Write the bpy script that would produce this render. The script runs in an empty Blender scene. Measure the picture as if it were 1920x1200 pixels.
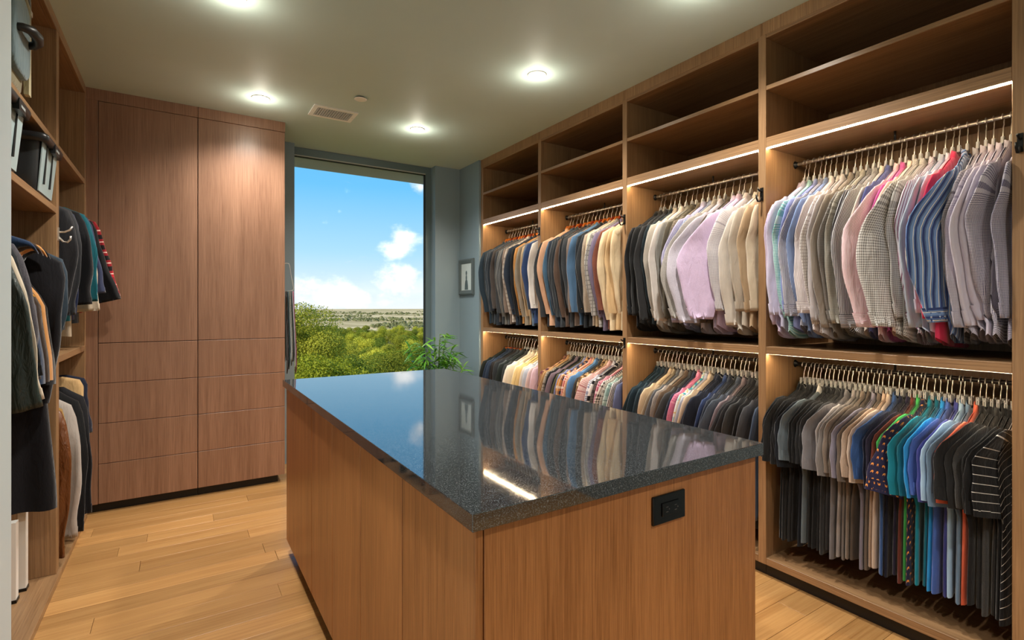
import bpy, bmesh, math, random
from mathutils import Vector, Matrix, Euler
PI = math.pi
scene = bpy.context.scene
C = scene.collection

# ------------------------------------------------------------------ camera
CAMH = 1.34
cam_d = bpy.data.cameras.new('camera'); cam = bpy.data.objects.new('camera', cam_d); C.objects.link(cam)
cam_d.sensor_width = 36.0; cam_d.lens = 967.5 / 1920 * 36
cam_d.shift_y = -24 / 1920
cam_d.clip_start = 0.05; cam_d.clip_end = 20000
cam.location = (0, 0, CAMH)
cam.rotation_euler = (PI / 2, 0, -math.atan(622 / 967.5))
scene.camera = cam

# ------------------------------------------------------------------ view / exposure
scene.view_settings.view_transform = 'Standard'
scene.view_settings.look = 'None'
scene.view_settings.gamma = 1.0
scene.view_settings.use_curve_mapping = False
scene.view_settings.exposure = 0.0
scene.cycles.max_bounces = 8
scene.cycles.diffuse_bounces = 5
scene.cycles.glossy_bounces = 4
scene.cycles.transmission_bounces = 6
scene.cycles.transparent_max_bounces = 12
scene.cycles.caustics_reflective = False
scene.cycles.caustics_refractive = False
scene.cycles.sample_clamp_indirect = 6.0
scene.cycles.use_denoising = True

# light levels, tuned together
DOWNLIGHT_W = 104.0
HALO_W = 1.9
LED_STRENGTH = 85.0
SUN_W = 5.2
SKY_STRENGTH = 1.22


def lin(hexs):
    o = []
    for i in (0, 2, 4):
        c = int(hexs[i:i + 2], 16) / 255
        o.append(c / 12.92 if c <= 0.04045 else ((c + 0.055) / 1.055) ** 2.4)
    return (*o, 1.0)


# ------------------------------------------------------------------ node helper
class NT:
    def __init__(s, tree):
        s.t = tree; s.n = tree.nodes; s.l = tree.links

    def node(s, typ, **kw):
        n = s.n.new(typ)
        for k, v in kw.items():
            setattr(n, k, v)
        return n

    def put(s, sock, v):
        if isinstance(v, bpy.types.NodeSocket):
            s.l.new(v, sock)
        elif v is not None:
            sock.default_value = v

    def m(s, op, a, b=None, c=None, clamp=False):
        n = s.n.new('ShaderNodeMath'); n.operation = op; n.use_clamp = clamp
        s.put(n.inputs[0], a)
        if b is not None: s.put(n.inputs[1], b)
        if c is not None: s.put(n.inputs[2], c)
        return n.outputs[0]

    def mix(s, f, a, b, mode='MIX'):
        n = s.n.new('ShaderNodeMix'); n.data_type = 'RGBA'; n.blend_type = mode
        s.put(n.inputs[0], f); s.put(n.inputs[6], a); s.put(n.inputs[7], b)
        return n.outputs[2]

    def noise(s, vec, scale, detail=3.0, rough=0.55, dist=0.0):
        n = s.n.new('ShaderNodeTexNoise')
        if vec is not None: s.l.new(vec, n.inputs['Vector'])
        n.inputs['Scale'].default_value = scale; n.inputs['Detail'].default_value = detail
        n.inputs['Roughness'].default_value = rough; n.inputs['Distortion'].default_value = dist
        return n.outputs[0]

    def mapping(s, vec, scale=(1, 1, 1), loc=None):
        n = s.n.new('ShaderNodeMapping')
        s.l.new(vec, n.inputs['Vector']); n.inputs['Scale'].default_value = scale
        if loc is not None: s.put(n.inputs['Location'], loc)
        return n.outputs[0]

    def ramp(s, f, stops, interp='LINEAR'):
        n = s.n.new('ShaderNodeValToRGB'); cr = n.color_ramp; cr.interpolation = interp
        while len(cr.elements) < len(stops): cr.elements.new(0.5)
        for e, (p, c) in zip(cr.elements, stops):
            e.position = p; e.color = c
        s.put(n.inputs[0], f)
        return n.outputs[0]

    def smooth(s, v, lo, hi):
        n = s.n.new('ShaderNodeMapRange'); n.interpolation_type = 'SMOOTHSTEP'
        s.put(n.inputs[0], v)
        for k, x in zip((1, 2, 3, 4), (lo, hi, 0.0, 1.0)): n.inputs[k].default_value = x
        return n.outputs[0]

    def bump(s, h, strength=0.3, dist=0.01):
        n = s.n.new('ShaderNodeBump'); s.l.new(h, n.inputs['Height'])
        n.inputs['Strength'].default_value = strength; n.inputs['Distance'].default_value = dist
        return n.outputs[0]


MATS = {}


def new_mat(name):
    m = bpy.data.materials.new(name); m.use_nodes = True
    nt = NT(m.node_tree)
    b = m.node_tree.nodes['Principled BSDF']
    return m, nt, b


# ------------------------------------------------------------------ world: blue sky with cumulus
def make_world():
    w = bpy.data.worlds.new('sky'); scene.world = w; w.use_nodes = True
    nt = NT(w.node_tree)
    bg = w.node_tree.nodes['Background']
    tc = nt.node('ShaderNodeTexCoord')
    d = tc.outputs['Generated']
    sep = nt.node('ShaderNodeSeparateXYZ'); nt.l.new(d, sep.inputs[0])
    z = sep.outputs[2]
    sky = nt.ramp(z, [(0.0, lin('E8EDF2')), (0.035, lin('D5E6F4')), (0.10, lin('A9D6F3')), (0.22, lin('6CBCEF')),
                      (0.45, lin('4AA3E2')), (1.0, lin('2F7FCB'))])
    # cumulus: soft lumps about some sky directions, ragged by noise
    nz = nt.noise(nt.mapping(d, (1, 1, 1.5)), 13.0, 7.0, 0.6)
    nz2 = nt.noise(nt.mapping(d, (1, 1, 2.0)), 5.0, 4.0, 0.55)
    total = None
    for (x, y, zz, rad, squash) in CLOUDS:
        v = nt.node('ShaderNodeVectorMath', operation='SUBTRACT')
        nt.l.new(d, v.inputs[0]); v.inputs[1].default_value = (x, y, zz)
        v2 = nt.node('ShaderNodeVectorMath', operation='MULTIPLY')
        nt.l.new(v.outputs[0], v2.inputs[0]); v2.inputs[1].default_value = (1, 1, squash)
        ln = nt.node('ShaderNodeVectorMath', operation='LENGTH'); nt.l.new(v2.outputs[0], ln.inputs[0])
        k = nt.m('SUBTRACT', 1.0, nt.m('DIVIDE', ln.outputs['Value'], rad))
        k = nt.m('MAXIMUM', k, -0.6)
        total = k if total is None else nt.m('MAXIMUM', total, k)
    lump = nt.m('ADD', total, nt.m('MULTIPLY', nt.m('SUBTRACT', nz, 0.5), 2.6))
    mask = nt.smooth(lump, 0.05, 0.95)
    # low bank near the horizon
    bank = nt.m('SUBTRACT', 1.0, nt.m('DIVIDE', nt.m('ABSOLUTE', nt.m('SUBTRACT', z, 0.03)), 0.055))
    bank = nt.smooth(nt.m('ADD', bank, nt.m('MULTIPLY', nt.m('SUBTRACT', nz2, 0.60), 3.0)), 0.2, 1.4)
    bank = nt.m('MULTIPLY', bank, 0.6)
    mask = nt.m('MAXIMUM', mask, bank)
    # thin streaks
    shade = nt.ramp(nz, [(0.3, (0.74, 0.80, 0.88, 1)), (0.62, (1.25, 1.25, 1.27, 1))])
    col = nt.mix(mask, sky, shade)
    nt.l.new(col, bg.inputs[0]); bg.inputs[1].default_value = SKY_STRENGTH


CLOUDS = [(0.350, 0.927, 0.123, 0.036, 1.25), (0.345, 0.935, 0.113, 0.040, 1.6), (0.332, 0.942, 0.042, 0.040, 1.2),
          (0.355, 0.934, 0.052, 0.036, 1.0), (0.345, 0.938, 0.030, 0.05, 1.5), (0.223, 0.974, 0.030, 0.050, 1.5),
          (0.195, 0.980, 0.022, 0.05, 1.6), (0.270, 0.962, 0.022, 0.04, 1.6), (0.375, 0.895, 0.225, 0.03, 1.0),
          (-0.3, 0.9, 0.3, 0.16, 1.5), (0.75, 0.6, 0.26, 0.18, 1.6), (0.1, -0.95, 0.3, 0.2, 1.5), (-0.8, 0.3, 0.5, 0.2, 1.5)]
make_world()

# ------------------------------------------------------------------ sun (from behind the house)
sd = bpy.data.lights.new('sun', 'SUN'); sd.energy = SUN_W; sd.angle = math.radians(0.6); sd.color = (1.0, 0.94, 0.80)
sun = bpy.data.objects.new('sun', sd); C.objects.link(sun)
sun.rotation_euler = Vector((0.80, 0.24, -0.62)).to_track_quat('-Z', 'Y').to_euler()


# ------------------------------------------------------------------ materials
def wood(name, light, dark, axis, rough=0.34, rnd=False, fine=170.0, spec=0.5, contrast=1.0):
    key = ('wood', name)
    if key in MATS: return MATS[key]
    m, nt, b = new_mat(name)
    tc = nt.node('ShaderNodeTexCoord'); v = tc.outputs['Object']
    if rnd:
        oi = nt.node('ShaderNodeObjectInfo')
        cm = nt.node('ShaderNodeCombineXYZ')
        nt.put(cm.inputs[0], nt.m('MULTIPLY', oi.outputs['Random'], 13.7)); nt.put(cm.inputs[1], nt.m('MULTIPLY', oi.outputs['Random'], 7.1))
        ad = nt.node('ShaderNodeVectorMath', operation='ADD'); nt.l.new(v, ad.inputs[0]); nt.l.new(cm.outputs[0], ad.inputs[1]); v = ad.outputs[0]
    sc = [1.0, 1.0, 1.0]; sc[axis] = 0.022
    g1 = nt.noise(nt.mapping(v, sc), fine, 4.0, 0.65)
    sc2 = [1.0, 1.0, 1.0]; sc2[axis] = 0.06
    g2 = nt.noise(nt.mapping(v, sc2), 14.0, 3.0, 0.5, 0.6)
    f = nt.m('ADD', nt.m('MULTIPLY', g1, 0.62 * contrast), nt.m('MULTIPLY', g2, 0.38))
    col = nt.ramp(f, [(0.28, dark), (0.66, light)])
    if rnd:
        tone = nt.m('ADD', 0.78, nt.m('MULTIPLY', oi.outputs['Random'], 0.42))
        cc = nt.node('ShaderNodeCombineColor')
        for i in range(3): nt.put(cc.inputs[i], tone)
        col = nt.mix(1.0, col, cc.outputs[0], 'MULTIPLY')
    nt.l.new(col, b.inputs['Base Color'])
    b.inputs['Roughness'].default_value = rough
    b.inputs['Specular IOR Level'].default_value = spec
    nt.l.new(nt.bump(g1, 0.18, 0.002), b.inputs['Normal'])
    MATS[key] = m
    return m


def plain(name, col, rough=0.5, metal=0.0, bump=0.0, bscale=200, spec=0.5, var=0.0, coat=0.0):
    key = ('plain', name)
    if key in MATS: return MATS[key]
    m, nt, b = new_mat(name)
    tc = nt.node('ShaderNodeTexCoord')
    n = nt.noise(tc.outputs['Object'], bscale, 3.0)
    if var > 0:
        n2 = nt.noise(tc.outputs['Object'], 2.3, 4.0)
        col2 = tuple(c * (1 - var) for c in col[:3]) + (1,)
        nt.l.new(nt.mix(n2, col2, tuple(min(1, c * (1 + var)) for c in col[:3]) + (1,)), b.inputs['Base Color'])
    else:
        b.inputs['Base Color'].default_value = col
    b.inputs['Roughness'].default_value = rough; b.inputs['Metallic'].default_value = metal
    b.inputs['Specular IOR Level'].default_value = spec
    b.inputs['Coat Weight'].default_value = coat
    if bump > 0: nt.l.new(nt.bump(n, bump, 0.003), b.inputs['Normal'])
    MATS[key] = m
    return m


def emit(name, col, strength):
    m = bpy.data.materials.new(name); m.use_nodes = True
    nt = NT(m.node_tree); nt.n.clear()
    e = nt.node('ShaderNodeEmission'); e.inputs[0].default_value = col; e.inputs[1].default_value = strength
    o = nt.node('ShaderNodeOutputMaterial'); nt.l.new(e.outputs[0], o.inputs[0])
    return m


WL, WD = lin('A9855F'), lin('6F5136')
M_WV = wood('oak_vertical_grain', WL, WD, 2)
M_WY = wood('oak_grain_along_shelf', WL, WD, 1)
M_WX = wood('oak_grain_across', WL, WD, 0)
CL, CD = lin('A07A62'), lin('6C4B38')
M_CAB = wood('walnut_cabinet_grain', CL, CD, 2)
M_ISL = wood('island_rift_veneer', lin('BB7F4D'), lin('7A4720'), 2, rough=0.36, fine=260.0, contrast=1.12)
M_PLANK = wood('oak_floor_plank', lin('C79A62'), lin('9A6B3A'), 0, rough=0.30, rnd=True, fine=90.0)
M_FLOORBASE = plain('floor_joint_dark', lin('5A4028'), 0.7)
M_TOE = plain('black_toe_kick', lin('120F0D'), 0.5)
M_WALL = plain('grey_green_wall_paint', lin('8497A0'), 0.5, bump=0.05, bscale=60, var=0.05)
M_CEIL = plain('grey_green_ceiling_paint', lin('C6DAD4'), 0.6, bump=0.08, bscale=25, var=0.06)
M_JAMB = plain('pale_grey_wall_paint', lin('C6D3D6'), 0.45, bump=0.04, bscale=120)
M_FRAME = plain('window_frame_metal', lin('66787C'), 0.35, metal=0.2)
M_FRAMEDK = plain('window_gasket', lin('1E2524'), 0.6)
M_CONC = plain('eave_render', lin('A9A79A'), 0.8, bump=0.3, bscale=30, var=0.15)
M_BLACK = plain('black_metal', lin('141414'), 0.35, metal=0.4)
M_RAIL = plain('dark_bronze_rail', lin('2E2A27'), 0.35, metal=0.7)
M_RAILU = plain('satin_steel_rail', lin('A89F94'), 0.32, metal=0.9)
M_CHROME = plain('chrome_wire', lin('F0ECE4'), 0.30, metal=0.85)
M_OUTLET = plain('gloss_black_plastic', lin('08080A'), 0.08)
M_WHITE = plain('white_painted_metal', lin('F6F5F0'), 0.4)
M_HWOOD1 = plain('orange_hanger_wood', lin('C06A25'), 0.3, var=0.2)
M_HWOOD2 = plain('red_hanger_wood', lin('8A3218'), 0.3, var=0.2)
M_LED = emit('led_strip_light', (1.0, 0.77, 0.49, 1), LED_STRENGTH)
M_LAMP = emit('downlight_lens', (1.0, 0.86, 0.62, 1), 14.0)


def make_clear():
    m, nt, b = new_mat('clear_plastic')
    b.inputs['Base Color'].default_value = (0.92, 0.93, 0.92, 1)
    b.inputs['Roughness'].default_value = 0.08
    b.inputs['Transmission Weight'].default_value = 0.35
    b.inputs['IOR'].default_value = 1.45
    return m


M_CLEAR = make_clear()


def make_glass():
    m = bpy.data.materials.new('window_glass'); m.use_nodes = True
    nt = NT(m.node_tree); nt.n.clear()
    t = nt.node('ShaderNodeBsdfTransparent'); t.inputs[0].default_value = (0.97, 0.985, 0.98, 1)
    g = nt.node('ShaderNodeBsdfGlossy'); g.inputs['Roughness'].default_value = 0.01
    f = nt.node('ShaderNodeLayerWeight'); f.inputs['Blend'].default_value = 0.5
    fr = nt.m('ADD', 0.001, nt.m('MULTIPLY', nt.m('POWER', f.outputs['Facing'], 5.0), 0.35))
    x = nt.node('ShaderNodeMixShader'); nt.l.new(fr, x.inputs[0]); nt.l.new(t.outputs[0], x.inputs[1]); nt.l.new(g.outputs[0], x.inputs[2])
    o = nt.node('ShaderNodeOutputMaterial'); nt.l.new(x.outputs[0], o.inputs[0])
    return m


M_GLASS = make_glass()


def make_stone():
    m, nt, b = new_mat('polished_dark_quartz')
    tc = nt.node('ShaderNodeTexCoord'); v = tc.outputs['Object']
    n1 = nt.noise(v, 480.0, 2.0, 0.75)
    n2 = nt.noise(v, 3.0, 4.0)
    base = nt.mix(n2, lin('1A1B1D'), lin('242628'))
    spk = nt.smooth(n1, 0.50, 0.70)
    nt.l.new(nt.mix(spk, base, lin('747B80')), b.inputs['Base Color'])
    b.inputs['Roughness'].default_value = 0.10
    b.inputs['IOR'].default_value = 2.2
    sc = nt.noise(v, 40.0, 3.0)
    nt.l.new(nt.m('ADD', 0.02, nt.m('MULTIPLY', sc, 0.05)), b.inputs['Roughness'])
    return m


M_STONE = make_stone()


def fabric(col, pattern=None, rough=0.85, sheen=0.3, leather=False):
    """Cloth; pattern in UV metres. pattern = (kind, hex colours..., period)"""
    key = ('fab', col, pattern, leather)
    if key in MATS: return MATS[key]
    m, nt, b = new_mat('cloth_' + col)
    uvn = nt.node('ShaderNodeUVMap'); sep = nt.node('ShaderNodeSeparateXYZ'); nt.l.new(uvn.outputs[0], sep.inputs[0])
    u, v = sep.outputs[0], sep.outputs[1]
    tc = nt.node('ShaderNodeTexCoord'); oc = tc.outputs['Object']

    def stripe(c, period, duty, phase=0.0):
        f = nt.m('FRACT', nt.m('ADD', nt.m('DIVIDE', c, period), 10.0 + phase))
        return nt.m('LESS_THAN', f, duty)
    base = lin(col)
    out = base
    if pattern:
        k = pattern[0]
        c2 = lin(pattern[1])
        if k == 'stripe':
            out = nt.mix(stripe(u, pattern[2], pattern[3] if len(pattern) > 3 else 0.4), base, c2)
        elif k == 'multi':
            o1 = nt.mix(stripe(u, 0.034, 0.30), base, c2)
            o2 = nt.mix(stripe(u, 0.034, 0.10, 0.55), o1, lin(pattern[2]))
            out = nt.mix(stripe(u, 0.017, 0.10, 0.2), o2, lin(pattern[3]))
        elif k == 'hstripe':
            out = nt.mix(stripe(v, pattern[2], pattern[3] if len(pattern) > 3 else 0.2), base, c2)
        elif k == 'gingham':
            a = stripe(u, pattern[2], 0.5); bb = stripe(v, pattern[2], 0.5)
            out = nt.mix(nt.m('MULTIPLY', nt.m('ADD', a, bb), 0.5), base, c2)
        elif k == 'grid':
            a = stripe(u, pattern[2], 0.22); bb = stripe(v, pattern[2], 0.22)
            out = nt.mix(nt.m('MAXIMUM', a, bb), base, c2)
        elif k == 'plaid':
            p = pattern[3]
            a = stripe(u, p, 0.42); bb = stripe(v, p, 0.42)
            o1 = nt.mix(nt.m('MULTIPLY', nt.m('ADD', a, bb), 0.5), base, c2)
            a2 = stripe(u, p, 0.10, 0.36); b2 = stripe(v, p, 0.10, 0.36)
            out = nt.mix(nt.m('MULTIPLY', nt.m('MAXIMUM', a2, b2), 0.85), o1, lin(pattern[2]))
        elif k == 'tweed':
            n = nt.noise(oc, 420.0, 2.0, 0.8)
            out = nt.mix(nt.smooth(n, 0.42, 0.62), base, c2)
        elif k == 'fox':
            p = 0.030
            row = nt.m('FLOOR', nt.m('DIVIDE', v, p))
            uu = nt.m('ADD', nt.m('DIVIDE', u, p), nt.m('MULTIPLY', nt.m('MODULO', nt.m('ABSOLUTE', row), 2.0), 0.5))
            x = nt.m('ABSOLUTE', nt.m('SUBTRACT', nt.m('FRACT', nt.m('ADD', uu, 20.0)), 0.5))
            y = nt.m('SUBTRACT', nt.m('FRACT', nt.m('ADD', nt.m('DIVIDE', v, p), 40.0)), 0.5)
            k1 = nt.m('LESS_THAN', x, 0.19)
            k2 = nt.m('GREATER_THAN', y, nt.m('ADD', -0.2, nt.m('MULTIPLY', x, 0.6)))
            k3 = nt.m('LESS_THAN', y, nt.m('ADD', 0.02, nt.m('MULTIPLY', x, 1.1)))
            mk = nt.m('MULTIPLY', nt.m('MULTIPLY', k1, k2), k3)
            out = nt.mix(mk, base, c2)
    n2 = nt.noise(oc, 9.0, 3.0)
    tone = nt.ramp(n2, [(0.25, (0.86, 0.86, 0.86, 1)), (0.75, (1.06, 1.06, 1.06, 1))])
    nt.l.new(nt.mix(1.0, out, tone, 'MULTIPLY'), b.inputs['Base Color'])
    b.inputs['Roughness'].default_value = rough
    b.inputs['Specular IOR Level'].default_value = 0.2
    b.inputs['Sheen Weight'].default_value = sheen
    b.inputs['Sheen Roughness'].default_value = 0.4
    if leather:
        b.inputs['Roughness'].default_value = 0.32; b.inputs['Specular IOR Level'].default_value = 0.6; b.inputs['Sheen Weight'].default_value = 0.0
    w1 = nt.noise(nt.mapping(oc, (1.6, 1.6, 0.45)), 26.0, 3.0, 0.55, 0.8)
    nt.l.new(nt.bump(w1, 0.35 if not leather else 0.8, 0.012), b.inputs['Normal'])
    MATS[key] = m
    return m


# ------------------------------------------------------------------ object helpers
def link(name, me, mat=None, parent=None, loc=None, objmat=False):
    o = bpy.data.objects.new(name, me); C.objects.link(o)
    if mat is not None:
        if objmat:
            if not me.materials: me.materials.append(None)
            o.material_slots[0].link = 'OBJECT'; o.material_slots[0].material = mat
        elif not me.materials:
            me.materials.append(mat)
    if parent is not None: o.parent = parent
    if loc is not None: o.location = loc
    return o


def tag(o, label=None, cat=None, group=None, kind=None):
    if label: o['label'] = label
    if cat: o['category'] = cat
    if group: o['group'] = group
    if kind: o['kind'] = kind
    return o


def thing(name, label, cat, loc=(0, 0, 0), rotz=0.0, group=None, kind=None):
    o = bpy.data.objects.new(name, None); C.objects.link(o)
    o.empty_display_size = 0.05
    o.location = loc; o.rotation_euler = (0, 0, rotz)
    return tag(o, label, cat, group, kind)


def off(parent):
    """world offset of a chain of unrotated parents"""
    v = Vector((0, 0, 0))
    while parent is not None:
        v += parent.location; parent = parent.parent
    return v


def box_mesh(name, x0, x1, y0, y1, z0, z1, o=(0, 0, 0), bevel=0.0015):
    bm = bmesh.new()
    bmesh.ops.create_cube(bm, size=1.0)
    for v in bm.verts:
        v.co = Vector(((x0 + x1) / 2 + v.co.x * (x1 - x0) - o[0], (y0 + y1) / 2 + v.co.y * (y1 - y0) - o[1], (z0 + z1) / 2 + v.co.z * (z1 - z0) - o[2]))
    if bevel > 0:
        bmesh.ops.bevel(bm, geom=bm.edges[:], offset=bevel, segments=1, affect='EDGES')
    me = bpy.data.meshes.new(name); bm.to_mesh(me); bm.free()
    return me


def box(name, parent, b, mat, bevel=0.0015):
    return link(name, box_mesh(name, *b, o=off(parent), bevel=bevel), mat, parent)


def mesh_of(name, verts, faces, uvs=None, smooth=True):
    me = bpy.data.meshes.new(name)
    me.from_pydata([tuple(v) for v in verts], [], faces)
    if uvs is not None:
        lay = me.uv_layers.new(name='UVMap')
        flat = []
        for f in faces:
            for i in f: flat.extend(uvs[i])
        lay.data.foreach_set('uv', flat)
    if smooth: me.polygons.foreach_set('use_smooth', [True] * len(me.polygons))
    me.update()
    return me


class MB:
    """collects lofts, tubes and boxes into one mesh"""
    def __init__(s): s.v = []; s.f = []; s.uv = []

    def loft(s, rings, cap0=False, cap1=False, uvs=None):
        n = len(rings[0]); base = len(s.v)
        vacc = 0.0
        for k, r in enumerate(rings):
            if k: vacc += (Vector(r[0]) - Vector(rings[k - 1][0])).length
            uacc = 0.0
            for j in range(n + 1):
                p = r[j % n]
                if j: uacc += (Vector(p) - Vector(r[j - 1])).length
                s.v.append(p)
                s.uv.append((uacc, vacc) if uvs is None else uvs(k, j, p, uacc, vacc))
        w = n + 1
        for k in range(len(rings) - 1):
            for j in range(n):
                a = base + k * w + j
                s.f.append((a, a + 1, a + w + 1, a + w))
        if cap0: s.f.append(tuple(base + j for j in range(n))[::-1])
        if cap1: s.f.append(tuple(base + (len(rings) - 1) * w + j for j in range(n)))
        return s

    def tube(s, pts, r, n=6, cap=True):
        pts = [Vector(p) for p in pts]
        rings = []
        up = None
        for i, p in enumerate(pts):
            t = (pts[min(i + 1, len(pts) - 1)] - pts[max(i - 1, 0)]).normalized()
            if up is None:
                up = t.orthogonal().normalized()
            else:
                up = (up - t * up.dot(t)).normalized()
            sd = t.cross(up)
            rr = r[i] if isinstance(r, (list, tuple)) else r
            rings.append([p + (up * math.cos(2 * PI * j / n) + sd * math.sin(2 * PI * j / n)) * rr for j in range(n)])
        return s.loft(rings, cap, cap)

    def box(s, x0, x1, y0, y1, z0, z1):
        b = len(s.v)
        for z in (z0, z1):
            for x, y in ((x0, y0), (x1, y0), (x1, y1), (x0, y1)):
                s.v.append((x, y, z)); s.uv.append((x + y, z))
        for f in ((3, 2, 1, 0), (4, 5, 6, 7), (0, 1, 5, 4), (1, 2, 6, 5), (2, 3, 7, 6), (3, 0, 4, 7)):
            s.f.append(tuple(b + i for i in f))
        return s

    def mesh(s, name, smooth=True): return mesh_of(name, s.v, s.f, s.uv, smooth)

    def build(s, name, mat, parent=None, loc=None, smooth=True):
        return link(name, s.mesh(name, smooth), mat, parent, loc)


# ================================================================== THE SETTING
CEIL = 2.756
XR = 2.44          # right wardrobe front plane
XLW = -0.51        # left wardrobe front plane
YW = 4.76          # window wall plane
rnd = random.Random(7)


def struct(name, b, mat, bevel=0.0):
    o = link(name, box_mesh(name, *b, bevel=bevel), mat); o['kind'] = 'structure'
    return o


struct('ceiling', (-1.4, 3.3, -1.7, 4.86, CEIL, CEIL + 0.12), M_CEIL)
floor = struct('floor', (-1.4, 3.3, -1.7, 4.90, -0.08, -0.012), M_FLOORBASE)
# oak planks, each its own piece
PW = 0.127
y = -1.6; row = 0
plank_cache = {}
while y < 4.78:
    x = -1.25 + rnd.uniform(-1.2, 0)
    while x < 3.1:
        ln = round(rnd.choice((1.1, 1.4, 1.7, 2.0)), 2)
        x0, x1 = max(x, -1.25), min(x + ln, 3.1)
        if x1 - x0 > 0.05:
            L = round(x1 - x0, 3)
            if L not in plank_cache:
                plank_cache[L] = box_mesh('plank', 0.0006, L - 0.0006, 0.0006, PW - 0.0006, -0.014, 0.0, bevel=0.0009)
            o = link('plank', plank_cache[L], M_PLANK, floor, (x0, y, 0))
        x += ln
    y += PW; row += 1

struct('wall_back', (-1.4, 0.829, YW, YW + 0.22, 0, CEIL), M_WALL)
struct('wall_back', (2.147, 3.3, YW, YW + 0.22, 0, CEIL), M_WALL)
struct('wall_back', (0.829, 2.147, YW, YW + 0.22, -0.1, 0.06), M_WALL)
struct('wall_right', (2.42, 3.3, 4.35, YW, 0, CEIL), M_WALL)
struct('wall_right', (3.10, 3.3, -1.7, 4.35, 0, CEIL), M_WALL)
struct('wall_right', (2.44, 3.3, -1.7, 0.525, 0, CEIL), M_WALL)
struct('wall_left', (-1.40, -1.23, 1.95, YW, 0, CEIL), M_WALL)
struct('wall_left', (-1.40, -0.3845, -1.7, 1.91, 0, CEIL), M_JAMB, bevel=0.004)
struct('wall_front', (-0.40, 2.46, -1.85, -1.7, 0, CEIL), M_JAMB)

# window: one tall pane
win = tag(link('window_1', MB().box(0.815, 0.845, 4.865, 4.93, 0.06, CEIL).box(2.092, 2.147, 4.865, 4.93, 0.06, CEIL)
               .box(0.845, 2.092, 4.865, 4.93, 2.692, CEIL).box(0.845, 2.092, 4.865, 4.93, 0.06, 0.11).mesh('window_1', False), M_FRAME), kind='structure')
box('gasket', win, (0.845, 2.092, 4.885, 4.905, 2.676, 2.692), M_FRAMEDK, 0)
box('gasket', win, (2.080, 2.092, 4.885, 4.905, 0.11, 2.692), M_FRAMEDK, 0)
box('gasket', win, (0.845, 0.850, 4.885, 4.905, 0.11, 2.692), M_FRAMEDK, 0)
box('stop_bead', win, (0.845, 2.092, 4.872, 4.885, 2.684, 2.696), plain('pale_bead', lin('B9BFB8'), 0.5), 0)
box('pane', win, (0.847, 2.090, 4.893, 4.899, 0.11, 2.69), M_GLASS, 0)
struct('roof_overhang', (-1.5, 4.2, 4.98, 5.52, 2.745, 2.98), M_CONC)
struct('wall_outside', (-1.5, 4.2, 4.98, 5.02, CEIL + 0.0, 3.2), M_CONC)


# ------------------------------------------------------------------ ceiling fittings
def downlight(x, y, label):
    t = thing('recessed_downlight', label, 'downlight', (x, y, CEIL), group='recessed ceiling downlights')
    n = 32
    ring = []
    for r, z in ((0.058, 0.0), (0.058, -0.004), (0.050, -0.006), (0.045, -0.001)):
        ring.append([(r * math.cos(2 * PI * j / n), r * math.sin(2 * PI * j / n), z) for j in range(n)])
    MB().loft(ring).build('trim_ring', M_WHITE, t)
    lens = []
    for r, z in ((0.046, 0.0), (0.045, -0.003), (0.03, -0.0075), (0.010, -0.009)):
        lens.append([(r * math.cos(2 * PI * j / n), r * math.sin(2 * PI * j / n), z) for j in range(n)])
    MB().loft(lens, False, True).build('lens', M_LAMP, t)
    ld = bpy.data.lights.new('downlight_beam', 'SPOT'); ld.energy = DOWNLIGHT_W; ld.color = (1.0, 0.935, 0.85)
    ld.spot_size = math.radians(140); ld.spot_blend = 0.9; ld.shadow_soft_size = 0.045
    lo = bpy.data.objects.new('beam', ld); C.objects.link(lo); lo.parent = t; lo.location = (0, 0, -0.03)
    pd = bpy.data.lights.new('downlight_glow', 'POINT'); pd.energy = HALO_W; pd.color = (1.0, 0.92, 0.76); pd.shadow_soft_size = 0.03
    po = bpy.data.objects.new('glow', pd); C.objects.link(po); po.parent = t; po.location = (0, 0, -0.10)


downlight(1.828, 2.561, 'round recessed downlight above the hanging shirts side of the island')
downlight(0.459, 3.86, 'round recessed downlight just in front of the walnut cabinet doors')
downlight(1.587, 3.86, 'round recessed downlight between the ceiling vent and the far wardrobe bay')
downlight(0.20, 2.66, 'round recessed downlight above the aisle between island and left closet')
downlight(1.90, 1.45, 'round recessed downlight above the aisle by the fourth shirt bay')
downlight(0.25, 0.75, 'added unseen fill downlight over the entrance end of the room')  # added out of view as fill for the interior
downlight(1.30, -0.6, 'added unseen fill downlight behind the entrance end of the island')  # second unseen lamp, added only to fill the room with light


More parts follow.
